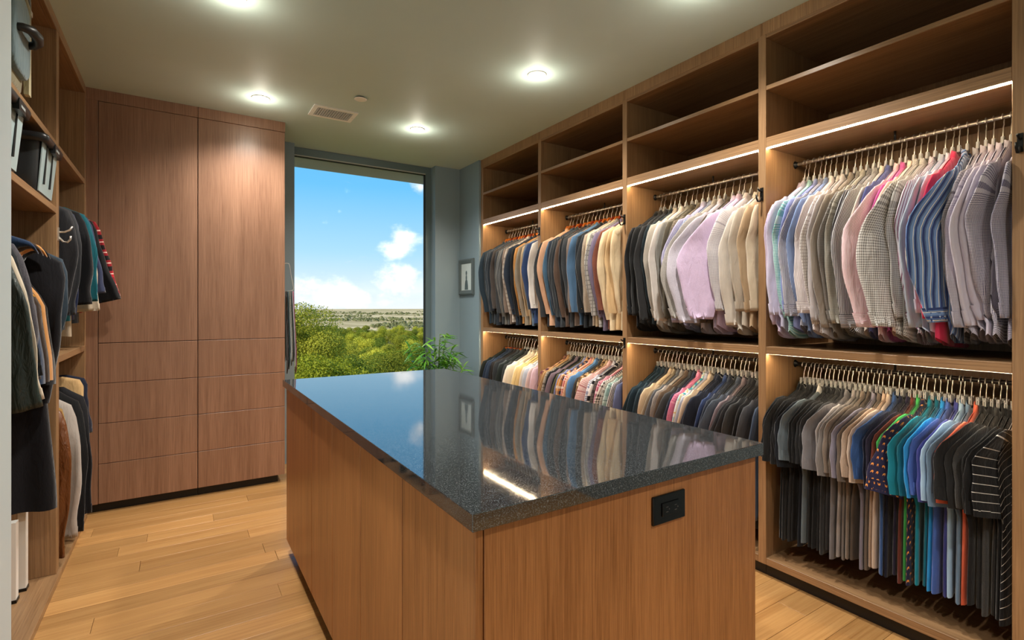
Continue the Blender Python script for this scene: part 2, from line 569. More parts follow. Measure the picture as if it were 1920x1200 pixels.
def ceiling_vent():
    x0, x1, y0, y1 = 0.786, 1.092, 3.764, 3.986
    cx, cy = (x0 + x1) / 2, (y0 + y1) / 2
    t = thing('ceiling_vent', 'rectangular white air vent with grey lattice grille in the ceiling', 'vent', (cx, cy, CEIL))
    w, h = (x1 - x0) / 2, (y1 - y0) / 2
    m = MB(); b = 0.03
    m.box(-w, w, -h, -h + b, -0.008, 0.0).box(-w, w, h - b, h, -0.008, 0.0).box(-w, -w + b, -h + b, h - b, -0.008, 0.0).box(w - b, w, -h + b, h - b, -0.008, 0.0)
    m.build('frame', M_WHITE, t, smooth=False)
    MB().box(-w + b, w - b, -h + b, h - b, -0.002, 0.0).build('duct_backing', plain('vent_dark', lin('3A3B3C'), 0.7), t, smooth=False)
    gm = plain('vent_grille_grey', lin('C8CAC8'), 0.5)
    k = 15
    sl = box_mesh('slat', -0.0022, 0.0022, -h + b, h - b, -0.008, -0.001, bevel=0)
    for i in range(k):
        link('slat', sl, gm, t, (-w + b + (i + 0.5) * (2 * w - 2 * b) / k, 0, 0))
    bl = box_mesh('cross_bar', -w + b, w - b, -0.0022, 0.0022, -0.0085, -0.001, bevel=0)
    for i in range(9):
        link('cross_bar', bl, gm, t, (0, -h + b + (i + 0.5) * (2 * h - 2 * b) / 9, 0))
    for sx in (-1, 1):
        mm = MB(); n = 10
        mm.loft([[(sx * (w - b / 2) + 0.004 * math.cos(2 * PI * j / n), 0.004 * math.sin(2 * PI * j / n), -0.008) for j in range(n)],
                 [(sx * (w - b / 2) + 0.003 * math.cos(2 * PI * j / n), 0.003 * math.sin(2 * PI * j / n), -0.0105) for j in range(n)]], False, True)
        mm.build('screw', M_CHROME, t)


ceiling_vent()
spt = thing('sprinkler_cover', 'small flat white round sprinkler cover on the ceiling by the vent', 'sprinkler', (1.024, 3.486, CEIL))
n = 32
MB().loft([[(r * math.cos(2 * PI * j / n), r * math.sin(2 * PI * j / n), z) for j in range(n)] for r, z in ((0.030, 0.0), (0.030, -0.010))]).build('collar', M_BLACK, spt)
MB().loft([[(r * math.cos(2 * PI * j / n), r * math.sin(2 * PI * j / n), z) for j in range(n)] for r, z in ((0.038, -0.008), (0.041, -0.010), (0.041, -0.013), (0.038, -0.0145))], True, True).build('plate', M_WHITE, spt)

# ================================================================== BUILT-INS
# ---- right open wardrobe: four bays
POSTS = [4.33, 3.386, 2.436, 1.49, 0.551]
PT = 0.020
ZS = dict(base0=0.064, base1=0.099, div0=1.108, div1=1.145, lit0=2.131, lit1=2.18, sh0=2.415, sh1=2.437, top0=2.674)
XB = 3.06
RAILX = 2.705
RZU, RZL = 2.083, 1.046
BAYLAB = ['oak wardrobe bay of suit jackets beside the framed picture wall',
          'oak wardrobe bay of blazers over plaid shirts, second from the window',
          'oak wardrobe bay with one raised lilac sleeve, third from the window',
          'oak wardrobe bay of striped dress shirts over polos, fourth from the window']


def rail_part(name, parent, x, y0, y1, z, post_to):
    p = off(parent)
    m = MB()
    n = 14
    rings = []
    for yy in (y0, y1):
        rings.append([(x + 0.0065 * math.cos(2 * PI * j / n) - p.x, yy - p.y, z + 0.009 * math.sin(2 * PI * j / n) - p.z) for j in range(n)])
    m.loft(rings)
    r = m.build(name, M_RAILU if z > 1.5 else M_RAIL, parent)
    for yy, s in ((y0, 1), (y1, -1)):
        e = MB()
        rr = []
        for k, (rad, dy) in enumerate(((0.020, 0.0), (0.020, s * 0.004), (0.013, s * 0.010), (0.011, s * 0.016))):
            rr.append([(x + rad * 0.8 * math.cos(2 * PI * j / n) - p.x, yy + dy - p.y, z + rad * math.sin(2 * PI * j / n) - p.z) for j in range(n)])
        e.loft(rr, True, True)
        e.build('rail_bracket', M_BLACK, r)
    if post_to:
        e = MB(); ym = (y0 + y1) / 2
        e.tube([(x - p.x, ym - p.y, z + 0.010 - p.z), (x - p.x, ym - p.y, post_to - p.z)], 0.005, 8)
        e.build('centre_support', M_BLACK, r)
    return r


BAYS = []
for i in range(4):
    ya, yb = POSTS[i + 1] + PT, POSTS[i] - PT      # inner faces (near, far)
    t = thing('open_wardrobe', BAYLAB[i], 'wardrobe', (XR, (ya + yb) / 2, 0), group='oak hanging bays along the wall')
    BAYS.append((ya, yb))
    box('upright_panel', t, (XR, XB, POSTS[i] - PT, POSTS[i] + PT, ZS['base0'], ZS['top0'] + 0.02), M_WV)
    if i == 3:
        box('upright_panel', t, (XR, XB, POSTS[4] - PT - 0.012, POSTS[4] + PT, ZS['base0'], ZS['top0'] + 0.02), M_WV)
    box('back_panel', t, (XB - 0.012, XB + 0.006, ya - 0.001, yb + 0.001, ZS['base0'], ZS['top0']), M_WV, 0)
    box('base_board', t, (XR + 0.001, XB - 0.012, ya, yb, ZS['base0'], ZS['base1']), M_WY)
    dv = box('shelf', t, (XR + 0.001, XB - 0.012, ya, yb, ZS['div0'], ZS['div1']), M_WY)
    lt = box('shelf', t, (XR + 0.001, XB - 0.012, ya, yb, ZS['lit0'], ZS['lit1']), M_WY)
    box('shelf', t, (XR + 0.001, XB - 0.012, ya, yb, ZS['sh0'], ZS['sh1']), M_WY)
    box('top_board', t, (XR + 0.001, XB - 0.012, ya, yb, ZS['top0'], ZS['top0'] + 0.02), M_WY)
    y0, y1 = (POSTS[i + 1] + 0.0008 if i < 3 else POSTS[4] - PT - 0.012), POSTS[i] + (PT if i == 0 else -0.0008)
    box('header_board', t, (XR - 0.001, XR + 0.03, y0, y1, ZS['top0'] + 0.018, CEIL), M_WV, 0.0008)
    box('toe_kick', t, (XR + 0.035, XR + 0.06, y0, y1, 0.0, ZS['base0']), M_TOE, 0)
    box('led_strip', lt, (XR + 0.010, XR + 0.021, ya + 0.002, yb - 0.002, ZS['lit0'] - 0.0035, ZS['lit0'] + 0.001), M_LED, 0)
    box('led_strip', dv, (XR + 0.010, XR + 0.021, ya + 0.002, yb - 0.002, ZS['div0'] - 0.0008, ZS['div0'] + 0.001), M_LED, 0)
    rail_part('hanging_rail', t, RAILX, ya, yb, RZU, ZS['lit0'] + 0.002)
    rail_part('hanging_rail', t, RAILX, ya, yb, RZL, ZS['div0'] + 0.002)

# ---- cabinet with doors and drawers beside the window
YC = 4.27
cols = [(-0.447, 0.1035, 'walnut cabinet column with doors and drawers beside the corner closet'),
        (0.1065, 0.676, 'walnut cabinet column with doors and drawers beside the window')]
DZ = [0.060, 0.319, 0.582, 0.843, 1.105]
for ci, (x0, x1, lab) in enumerate(cols):
    t = thing('drawer_cabinet', lab, 'cabinet', ((x0 + x1) / 2, YC, 0), group='tall walnut cabinets')
    bx0 = x0 - (0.098 if ci == 0 else 0.0)
    box('body', t, (bx0, x1 - 0.0005, YC + 0.020, YW - 0.002, 0.060, CEIL - 0.002), M_TOE if False else M_CAB, 0)
    box('header_board', t, (bx0, x1 + 0.001, YC - 0.002, YC + 0.021, 2.681, CEIL), M_CAB)
    if ci == 0: box('filler_strip', t, (-0.545, x0 - 0.003, YC - 0.001, YC + 0.021, 0.060, 2.681), M_CAB)
    box('gap_shadow_liner', t, (x0 - 0.002, x1 - 0.002, YC + 0.012, YC + 0.0205, 0.062, 2.679), M_TOE, 0)
    box('door', t, (x0, x1 - 0.0015, YC, YC + 0.019, 1.1075, 2.6785), M_CAB)
    for k in range(4):
        box('drawer_front', t, (x0, x1 - 0.0015, YC, YC + 0.019, DZ[k] + 0.0015, DZ[k + 1] - 0.0015), M_CAB)
    box('toe_kick', t, (x0 - 0.06 if ci == 0 else x0, x1 - (0.045 if ci else 0.0), YC + 0.045, YC + 0.07, 0, 0.06), M_TOE, 0)

# ---- left open closet
LW0 = 1.95
lw_posts = [(1.95, 1.99), (3.335, 3.395), (4.225, 4.268)]
LBK = -1.215
LS = dict(base=0.032, bin0=1.800, bin1=1.832, up0=2.125, up1=2.155, mid0=1.062, mid1=1.096, top0=2.700)
for i in range(2):
    y0, y1 = lw_posts[i][1], lw_posts[i + 1][0]
    t = thing('open_wardrobe', ['oak closet bay of vests and coats under the storage bins', 'oak closet bay of coats in the corner beside the walnut cabinet'][i], 'wardrobe', (XLW, (y0 + y1) / 2, 0), group='oak closet bays facing the island')
    box('upright_panel', t, (LBK, XLW, *lw_posts[i], 0.0 if i == 0 else LS['base'], CEIL), M_WV)
    if i == 1: box('upright_panel', t, (LBK, XLW, *lw_posts[2], 0.0, CEIL), M_WV)
    box('back_panel', t, (LBK - 0.012, LBK + 0.001, y0 - 0.001, y1 + 0.001, 0, CEIL), M_WV, 0)
    ye = y1 + 0.059 if i == 0 else y1
    box('base_board', t, (LBK, XLW + 0.012, y0, ye, 0.0, LS['base']), M_WY)
    box('upper_shelf', t, (LBK, XLW - 0.002, y0, y1, LS['up0'], LS['up1']), M_WY)
    box('header_board', t, (XLW - 0.022, XLW + 0.001, y0, ye, LS['top0'], CEIL), M_WY)
    box('top_board', t, (LBK, XLW - 0.022, y0, y1, LS['top0'], LS['top0'] + 0.02), M_WY)
    if i == 0:
        box('bin_shelf', t, (LBK, XLW - 0.001, y0, y1, LS['bin0'], LS['bin1']), M_WY)
        rail_part('hanging_rail', t, -0.775, y0, y1, 1.752, LS['bin0'])
    else:
        box('middle_shelf', t, (LBK, XLW - 0.001, y0, y1, LS['mid0'], LS['mid1']), M_WY)
        rail_part('hanging_rail', t, -0.76, y0, y1, 2.02, LS['up0'])
        rail_part('hanging_rail', t, -0.79, y0, y1, 1.012, LS['mid0'])

# ---- island
IX0, IX1, IY0, IY1, IZ = 0.471, 1.438, 0.873, 3.05, 0.9425
t = thing('island_cabinet', 'rift veneer island cabinet with vertical panels under the dark worktop', 'island', ((IX0 + IX1) / 2, (IY0 + IY1) / 2, 0))
bx0, bx1, by0, by1 = IX0 + 0.016, IX1 - 0.012, IY0 + 0.018, IY1 - 0.018
box('carcass', t, (bx0 + 0.018, bx1 - 0.004, by0 + 0.019, by1 - 0.001, 0.075, IZ - 0.034), M_ISL, 0)
box('shadow_liner', t, (bx0 + 0.0022, bx0 + 0.017, by0 + 0.012, by1 - 0.002, 0.078, IZ - 0.036), M_TOE, 0)
seams = [by0, 1.287, 1.659, 2.024, 2.392, by1]
for k in range(5):
    box('side_panel', t, (bx0, bx0 + 0.018, seams[k] + (0.0 if k == 0 else 0.003), seams[k + 1] - 0.003, 0.075, IZ - 0.036), M_ISL)
box('end_panel', t, (bx0 + 0.0205, bx1, by0, by0 + 0.02, 0.055, IZ - 0.036), M_ISL)
box('toe_kick', t, (bx0 + 0.055, bx1 - 0.03, by0 + 0.02, by1 - 0.05, 0.0, 0.08), M_TOE, 0)
for k in range(4):
    yy0 = by0 + 0.02 + k * (by1 - by0 - 0.02) / 4; yy1 = by0 + 0.02 + (k + 1) * (by1 - by0 - 0.02) / 4
    for j in range(4):
        z0 = 0.075 + j * (IZ - 0.036 - 0.075) / 4
        box('drawer_front', t, (bx1 - 0.004, bx1 + 0.012, yy0 + 0.0015, yy1 - 0.0015, z0 + 0.0015, z0 + (IZ - 0.111) / 4 - 0.0015), M_ISL)
o = link('island_worktop', box_mesh('island_worktop', IX0, IX1, IY0, IY1, IZ - 0.036, IZ, o=((IX0 + IX1) / 2, (IY0 + IY1) / 2, IZ - 0.036), bevel=0.0015), M_STONE, None, ((IX0 + IX1) / 2, (IY0 + IY1) / 2, IZ - 0.036))
tag(o, 'polished dark speckled stone worktop on the island', 'worktop')

# outlet on the island end
t = thing('power_outlet', 'glossy black double power outlet on the end of the island', 'outlet', (1.044, by0, 0.832))
box('cover_plate', t, (0.984, 1.104, by0 - 0.007, by0 + 0.001, 0.796, 0.868), M_OUTLET, 0.002)
ins = box('receptacle', t, (1.014, 1.078, by0 - 0.0105, by0 - 0.006, 0.815, 0.848), M_OUTLET, 0.0012)
slot = plain('outlet_slot_grey', lin('4A4A4A'), 0.5)
for cx in (1.030, 1.062):
    for dz in (-0.006, 0.006):
        box('slot', ins, (cx - 0.004, cx + 0.004, by0 - 0.0112, by0 - 0.0100, 0.8315 + dz - 0.0008, 0.8315 + dz + 0.0008), slot, 0)
    box('ground_hole', ins, (cx + 0.006, cx + 0.009, by0 - 0.0112, by0 - 0.0100, 0.830, 0.833), slot, 0)


# ---- coat hooks
def wall_hook(name, label, loc, dirx, mat, double=False, group=None):
    """plate on a post front face; dirx = -1 for the right wardrobe (faces -x)"""
    t = thing(name, label, 'hook', loc, group=group)
    d = dirx
    MB().box(min(0, d * 0.005), max(0, d * 0.005), -0.008, 0.008, -0.03, 0.035).build('plate', mat, t, smooth=False)
    pts = [(d * 0.003, 0, -0.012), (d * 0.020, 0, -0.034), (d * 0.036, 0, -0.036), (d * 0.047, 0, -0.022), (d * 0.048, 0, -0.004)]
    MB().tube(pts, 0.0045, 8).build('lower_arm', mat, t)
    pts = [(d * 0.003, 0, 0.012), (d * 0.025, 0, 0.014), (d * 0.045, 0, 0.026), (d * 0.055, 0, 0.045)] if double else [(d * 0.003, 0, 0.015), (d * 0.022, 0, 0.018), (d * 0.034, 0, 0.026)]
    MB().tube(pts, 0.0045, 8).build('upper_arm', mat, t)


hg = 'black coat hooks on the wardrobe uprights'
for y, z, lab in ((3.386, 1.95, 'black coat hook on the upright between the two jacket bays'),
                  (2.436, 1.91, 'black coat hook on the upright left of the black shirts'),
                  (1.49, 1.90, 'black coat hook on the upright left of the pale lavender shirt'),
                  (0.549, 1.905, 'black coat hook on the end upright beside the navy gingham shirt'),
                  (2.436, 1.105, 'black coat hook at the shelf joint above the plaid shirts')):
    wall_hook('coat_hook', lab, (XR, y, z), -1, M_BLACK, group=hg)
wall_hook('coat_hook', 'double chrome coat hook on the upright of the corner coat closet', (XLW, 3.368, 1.70), 1, M_CHROME, True)

# ---- framed picture
pcx, pcy, pcz = 2.42, 4.592, 1.643
t = thing('picture_frame', 'silver-grey framed picture of a dark figure silhouette on the wall', 'picture', (pcx, pcy, pcz))
pm = plain('pewter_frame', lin('6F7A7B'), 0.35, metal=0.5)
hw, hh = 0.152, 0.178
m = MB()
prof = [(0.0, 0.0), (0.0, 0.020), (0.012, 0.026), (0.040, 0.018), (0.046, 0.010)]
for a in range(len(prof) - 1):
    (i0, d0), (i1, d1) = prof[a], prof[a + 1]
    b = len(m.v)
    for (ii, dd) in ((i0, d0), (i1, d1)):
        for sy, sz in ((-1, -1), (1, -1), (1, 1), (-1, 1)):
            m.v.append((-dd, sy * (hw - ii), sz * (hh - ii))); m.uv.append((0, 0))
    for j in range(4):
        m.f.append((b + j, b + (j + 1) % 4, b + 4 + (j + 1) % 4, b + 4 + j))
m.build('frame', pm, t, smooth=False)
MB().box(-0.0105, -0.004, -hw + 0.044, hw - 0.044, -hh + 0.044, hh - 0.044).build('mat_board', plain('picture_paper', lin('DDE3E4'), 0.5), t, smooth=False)
fm = plain('figure_print', lin('59696F'), 0.6)
prof = [(-0.128, 0.036), (-0.09, 0.034), (-0.045, 0.026), (-0.025, 0.012), (-0.012, 0.016), (0.006, 0.013), (0.018, 0.009), (0.032, 0.016), (0.05, 0.015), (0.062, 0.004)]
vs = [(-0.0112, -r, z) for z, r in prof] + [(-0.0112, r, z) for z, r in reversed(prof)]
link('figure_print', mesh_of('figure_print', vs, [tuple(range(len(vs)))], smooth=False), fm, t)
MB().box(-0.0130, -0.0115, -hw + 0.044, hw - 0.044, -hh + 0.044, hh - 0.044).build('glass', M_GLASS, t, smooth=False)

# ================================================================== GARMENTS
KIND = {
    # half shoulder, neck half, neck z, shoulder z, hem z, hem half-width, sleeve length, broad0, broad1
    'jacket': dict(W=0.225, xn=0.065, zn=-0.122, zs=-0.215, L=-0.905, wh=0.235, sl=0.60, b0=0.078, b1=0.052),
    'shirt': dict(W=0.225, xn=0.058, zn=-0.132, zs=-0.232, L=-0.905, wh=0.245, sl=0.60, b0=0.080, b1=0.046),
    'casual': dict(W=0.225, xn=0.058, zn=-0.125, zs=-0.210, L=-0.88, wh=0.245, sl=0.60, b0=0.080, b1=0.046),
    'polo': dict(W=0.215, xn=0.060, zn=-0.118, zs=-0.175, L=-0.840, wh=0.235, sl=0.295, b0=0.095, b1=0.088),
    'coat': dict(W=0.215, xn=0.060, zn=-0.095, zs=-0.165, L=-0.90, wh=0.23, sl=0.60, b0=0.080, b1=0.065),
    'long_coat': dict(W=0.215, xn=0.060, zn=-0.095, zs=-0.165, L=-1.30, wh=0.27, sl=0.64, b0=0.080, b1=0.065),
    'slim_coat': dict(W=0.175, xn=0.060, zn=-0.095, zs=-0.165, L=-0.90, wh=0.21, sl=0.60, b0=0.080, b1=0.065),
    'vest': dict(W=0.262, xn=0.085, zn=-0.095, zs=-0.150, L=-0.74, wh=0.282, sl=0, b0=0, b1=0),
}
MESH = {}


def sstep(a, b, x):
    t = max(0.0, min(1.0, (x - a) / (b - a))); return t * t * (3 - 2 * t)


def body_mesh(kind, seed):
    key = ('body', kind, seed)
    if key in MESH: return MESH[key]
    P = KIND[kind]; r = random.Random(seed * 31 + len(kind))
    n = 52
    ph = r.uniform(0, 6); fr = r.uniform(20, 34); ph2 = r.uniform(0, 6)
    levels = [0, 0.006, 0.016, 0.035, 0.06, 0.10, 0.15, 0.2, 0.25, 0.3, 0.36, 0.42, 0.48, 0.55, 0.62, 0.68, 0.74, 0.8, 0.85, 0.9, 0.95, 0.975, 1.0]

    def ztop(x):
        a = abs(x)
        if a < P['xn']: return P['zn'] - 0.012 * (1 - a / P['xn'])
        t = (a - P['xn']) / (P['W'] - P['xn'])
        return P['zn'] + (P['zs'] - P['zn']) * (0.72 * t + 0.28 * t * t) - 0.035 * max(0, t - 0.82) ** 2 / 0.0324
    rings = []
    for t in levels:
        d = 0.003 + 0.011 * math.sqrt(min(1.0, t / 0.022)) + 0.004 * sstep(0.1, 1, t)
        w = P['W'] + (P['wh'] - P['W']) * sstep(0.2, 1, t) - (0.012 * math.sin(PI * min(1, t * 1.3)) if kind in ('jacket', 'vest', 'coat', 'slim_coat') else 0)
        if kind == 'vest' and 0.02 < t < 0.40:
            w -= 0.085 * math.sin(PI * ((t - 0.02) / 0.38) ** 0.7)
        ring = []
        for j in range(n):
            ln_ = 1 - 4 * j / n if j <= n / 2 else -3 + 4 * j / n
            sa = 1.0 if j <= n / 2 else -1.0
            uu = 0.55 * ln_ + 0.45 * math.sin(ln_ * PI / 2)
            x = w * uu
            yv = d * sa * math.sqrt(max(0.0, 1 - abs(uu) ** 5))
            if t < 0.03 and abs(x) < P['xn']:
                yv = math.copysign(max(abs(yv), 0.013 * math.sqrt(1 - (x / P['xn']) ** 2)), sa)
            wave = (0.007 * math.sin(fr * x + ph) + 0.004 * math.sin(fr * 2.1 * x + ph2)) * sstep(0.1, 1, t)
            z = ztop(x) * (1 - t) + P['L'] * t
            if t > 0.9: z += 0.006 * math.sin(18 * x + ph)
            if t > 0.8 and kind in ('shirt', 'casual'): z += 0.05 * (abs(x) / w) ** 4 * (t - 0.8) / 0.2
            ring.append((x, yv + wave, z))
        rings.append(ring)
    m = MB(); m.loft(rings)
    me = m.mesh('body'); me.materials.append(None)
    MESH[key] = me
    return me


def sleeve_path(kind, seed, phi, side, length=None, lean=0.0):
    P = KIND[kind]; r = random.Random(seed * 17 + int(phi * 100))
    W, zs, sl = P['W'], P['zs'], (length or P['sl'])
    sl *= r.uniform(0.92, 1.03)
    bx = r.uniform(-0.034, 0.016); by = r.uniform(-0.008, 0.010); sw = r.uniform(-0.03, 0.03); fan = 0.35 if phi >= 0.95 else 0.0
    pts = []
    nseg = 16 if kind != 'polo' else 10
    for k in range(nseg + 1):
        t = k / nseg
        if kind == 'polo':
            x = -(W - 0.055) - 0.066 * (t ** 0.55) - (0.012 + sw * 0.6) * t
        else:
            x = -(W - 0.05) - 0.056 * sstep(0, 0.16, t) + bx * math.sin(PI * min(1, t * 1.1)) ** 2 + (0.014 + sw) * t * t - 0.045 * min(1, fan * 3) * sstep(0.1, 0.5, t)
        x -= lean * t ** 1.3
        z = zs + 0.02 - (sl + 0.02) * t
        yv = by * math.sin(2.2 * t) * 1.6
        pts.append(Vector((x, yv, z)))
    return pts, P, r


def sleeve_rings(kind, seed, phi, t0=0.0, t1=1.0, grow=1.0, steps=None, n=22, length=None, lean=0.0):
    pts, P, r = sleeve_path(kind, seed, phi, -1, length, lean)
    N = len(pts) - 1
    ph = [r.uniform(0, 6) for _ in range(5)]
    steps = steps or N
    rings = []
    polo = kind == 'polo'
    for s in range(steps + 1):
        t = t0 + (t1 - t0) * s / steps
        q = min(t, 0.9999) * N; i = int(q); f = q - i
        c = pts[i].lerp(pts[i + 1], f) if i < N else pts[N]
        tan = (pts[min(i + 1, N)] - pts[max(i - 1, 0)]).normalized()
        outw = Vector((tan.z, 0, -tan.x)).normalized()
        if outw.x > 0: outw = -outw
        # the cap of the sleeve tilts up to the shoulder
        tw = phi * sstep(0.04, 0.42, t)
        e1 = outw * math.cos(tw) + Vector((0, math.sin(tw), 0))
        e2 = -outw * math.sin(tw) + Vector((0, math.cos(tw), 0))
        b = P['b0'] * (0.58 + 0.42 * sstep(0, 0.14, t)) * (1 - t) + P['b1'] * t + 0.008 * math.sin(PI * t)
        if phi >= 0.95 and not polo: b = 0.046 + 0.046 * math.sin(PI * min(1, t ** 0.8)) ** 0.9
        c = c + Vector((0, math.sin(tw) * b * 0.80, 0))
        th = (0.0115 if not polo else 0.0135) * (0.75 + 0.45 * sstep(0, 0.2, t))
        if kind == 'jacket': th *= 1.15
        ring = []
        for j in range(n):
            a = 2 * PI * j / n + PI      # seam on the inner edge
            ca, sa = math.cos(a), math.sin(a)
            wr = 1 + 0.16 * math.sin(3 * a + ph[0] + 5 * t) + 0.12 * math.sin(5 * a + ph[1] - 9 * t) * sstep(0.1, 0.4, t)
            fold = 0.0042 * math.sin(9 * ca + ph[2] + 3 * t) * sstep(0.15, 0.6, t)
            bb = b * grow * (1 + 0.05 * math.sin(15 * t + ph[3]) * sstep(0.25, 0.5, t) * (1 - sstep(0.85, 0.93, t)))
            p = c + e1 * (bb * math.copysign(abs(ca) ** 0.85, ca)) + e2 * (th * grow * sa * wr + fold)
            if t < 0.12: p.z += (0.12 - t) / 0.12 * 0.018 * (-ca if True else 0)
            ring.append(p)
        rings.append(ring)
    return rings


def sleeve_mesh(kind, seed, phi, mirror=False, length=None, lean=0.0):
    key = ('sleeve', kind, seed, phi, mirror, length, lean)
    if key in MESH: return MESH[key]
    rings = sleeve_rings(kind, seed, phi, 0.0, 0.93 if kind in ('shirt', 'casual') else 1.0, length=length, lean=lean)
    if mirror: rings = [[Vector((-p.x, p.y, p.z)) for p in rg][::-1] for rg in rings]
    m = MB(); m.loft(rings)
    if kind in ('jacket', 'polo', 'coat', 'slim_coat', 'long_coat'):
        # turned-in hem so the opening reads as cloth
        last = rings[-1]; cen = sum((Vector(p) for p in last), Vector()) / len(last)
        m.loft([last, [cen + (Vector(p) - cen) * 0.86 + Vector((0, 0, 0.004)) for p in last], [cen + (Vector(p) - cen) * 0.82 + Vector((0, 0, 0.05)) for p in last]])
    me = m.mesh('sleeve'); me.materials.append(None)
    MESH[key] = me
    return me


def cuff_mesh(kind, seed, phi, mirror=False, length=None, lean=0.0):
    key = ('cuff', kind, seed, phi, mirror, length, lean)
    if key in MESH: return MESH[key]
    if kind in ('shirt', 'casual'):
        rings = sleeve_rings(kind, seed, phi, 0.905, 1.0, 1.10, 3, length=length, lean=lean)
    else:
        rings = sleeve_rings(kind, seed, phi, 0.93, 1.0, 1.03, 2, length=length, lean=lean)
    last = rings[-1]; cen = sum((Vector(p) for p in last), Vector()) / len(last)
    rings = [[cen + (Vector(p) - cen) * 1.0 for p in rg] for rg in rings] if False else rings
    if mirror: rings = [[Vector((-p.x, p.y, p.z)) for p in rg][::-1] for rg in rings]
    last = rings[-1]; cen = sum((Vector(p) for p in last), Vector()) / len(last)
    rings = rings + [[cen + (Vector(p) - cen) * 0.9 for p in last], [cen + (Vector(p) - cen) * 0.86 + Vector((0, 0, 0.04)) for p in last]]
    # cuffs carry the pattern sideways
    m = MB(); m.loft(rings, uvs=(lambda k, j, p, u, v: (v, u)) if kind in ('shirt', 'casual') else None)
    me = m.mesh('cuff'); me.materials.append(None)
    MESH[key] = me
    return me


def collar_mesh(kind):
    key = ('collar', kind)
    if key in MESH: return MESH[key]
    P = KIND[kind]; n = 24
    if kind in ('shirt', 'casual', 'polo'):
        prof = [(0.056, 0.014, -0.014), (0.046, 0.015, 0.010), (0.044, 0.017, 0.022), (0.052, 0.020, 0.020), (0.070, 0.023, 0.000), (0.084, 0.022, -0.022)]
    else:
        prof = [(0.070, 0.015, -0.016), (0.066, 0.017, 0.004), (0.068, 0.019, 0.012), (0.074, 0.021, 0.006), (0.090, 0.022, -0.026)]
    rings = []
    for k, (rx, ry, dz) in enumerate(prof):
        ring = []
        for j in range(n):
            a = 2 * PI * j / n
            front = sstep(0.3, 1.0, -math.sin(a))           # front (local -y) drops to the collar points
            z = P['zn'] + dz - 0.030 * front * (1 if k > 2 else 0.6) + 0.012 * sstep(0.2, 1, math.sin(a))
            ring.append((rx * math.cos(a), ry * math.sin(a), z))
        rings.append(ring)
    m = MB(); m.loft(rings)
    me = m.mesh('collar'); me.materials.append(None)
    MESH[key] = me
    return me


def button_mesh():
    if 'btn' in MESH: return MESH['btn']
    n = 8; m = MB()
    m.loft([[(r * math.cos(2 * PI * j / n), y, r * math.sin(2 * PI * j / n)) for j in range(n)] for r, y in ((0.0055, 0.002), (0.0055, -0.0015), (0.004, -0.0025))], True, True)
    me = m.mesh('button'); me.materials.append(None); MESH['btn'] = me
    return me


def buttons(sleeve, kind, seed, phi, mat, ts, length=None, edge=0.62):
    for t in ts:
        rg = sleeve_rings(kind, seed, phi, t, t + 0.001, 1.07, 1, length=length)[0]
        n = len(rg)
        # point on the face towards local -y, near the outer edge
        best = min(range(n), key=lambda j: rg[j].y + 0.15 * abs((rg[j] - rg[n // 2]).length - 0.02))
        cen = sum((Vector(p) for p in rg), Vector()) / n
        p = rg[best].lerp(rg[n // 2], edge)
        o = link('button', button_mesh(), mat, sleeve, p + Vector((0, -0.001, 0)), objmat=True)
        o.rotation_euler = (0, 0, -phi)


GOLD = plain('brass_button', lin('D9A441'), 0.25, metal=0.9)
DKBTN = plain('dark_horn_button', lin('2A211B'), 0.3)
WBTN = plain('pearl_button', lin('ECE6DC'), 0.25)


# ---- hangers
def hook_mesh(dz):
    key = ('hook', dz)
    if key in MESH: return MESH[key]
    pts = [(0, 0, -0.095 - dz), (0, 0, -0.050 - dz * 0.6), (0.005, 0, -0.038), (0.015, 0, -0.026)]
    for k in range(11):
        a = math.radians(-40 + 24 * k)
        pts.append((0.0175 * math.cos(a), 0, 0.0175 * math.sin(a) - 0.005))
    m = MB(); m.tube(pts, 0.0020, 6)
    me = m.mesh('hook'); me.materials.append(M_CHROME); MESH[key] = me
    return me


def arms_mesh(kind, half=0.122):
    key = ('arms', kind, half)
    if key in MESH: return MESH[key]
    m = MB()
    woodk = kind == 'wood'
    n = 10
    rings = []
    for k in range(-10, 11):
        s = k / 10
        x = half * s
        z = (-0.078 - 0.060 * sstep(0.036, 0.072, abs(x)) - 0.45 * max(0.0, abs(x) - 0.066)) if woodk else -0.100 - 0.060 * abs(s) * half / 0.122
        yv = 0.0
        hz = (0.017 * (1 - 0.5 * abs(s))) if woodk else 0.005
        hy = 0.0062 if woodk else 0.0035
        rings.append([(x, yv + hy * math.cos(2 * PI * j / n), z + hz * math.sin(2 * PI * j / n)) for j in range(n)])
    m.loft(rings, True, True)
    me = m.mesh('shoulder_bar'); me.materials.append(None); MESH[key] = me
    return me


def block_mesh():
    if 'blk' in MESH: return MESH['blk']
    bm = bmesh.new(); bmesh.ops.create_cube(bm, size=1.0)
    for v in bm.verts: v.co = Vector((v.co.x * (0.040 if v.co.z < 0 else 0.020), v.co.y * 0.010, v.co.z * 0.034 - 0.077))
    bmesh.ops.bevel(bm, geom=bm.edges[:], offset=0.003, segments=1, affect='EDGES')
    me = bpy.data.meshes.new('neck_block'); bm.to_mesh(me); bm.free(); me.materials.append(None); MESH['blk'] = me
    return me


def clip_mesh():
    if 'clip' in MESH: return MESH['clip']
    m = MB(); m.box(-0.008, 0.008, -0.005, -0.001, -0.020, 0.010).box(-0.008, 0.008, 0.001, 0.005, -0.020, 0.010).tube([(-0.010, 0, 0), (0.010, 0, 0)], 0.004, 6)
    me = m.mesh('clip', False); me.materials.append(None); MESH['clip'] = me
    return me


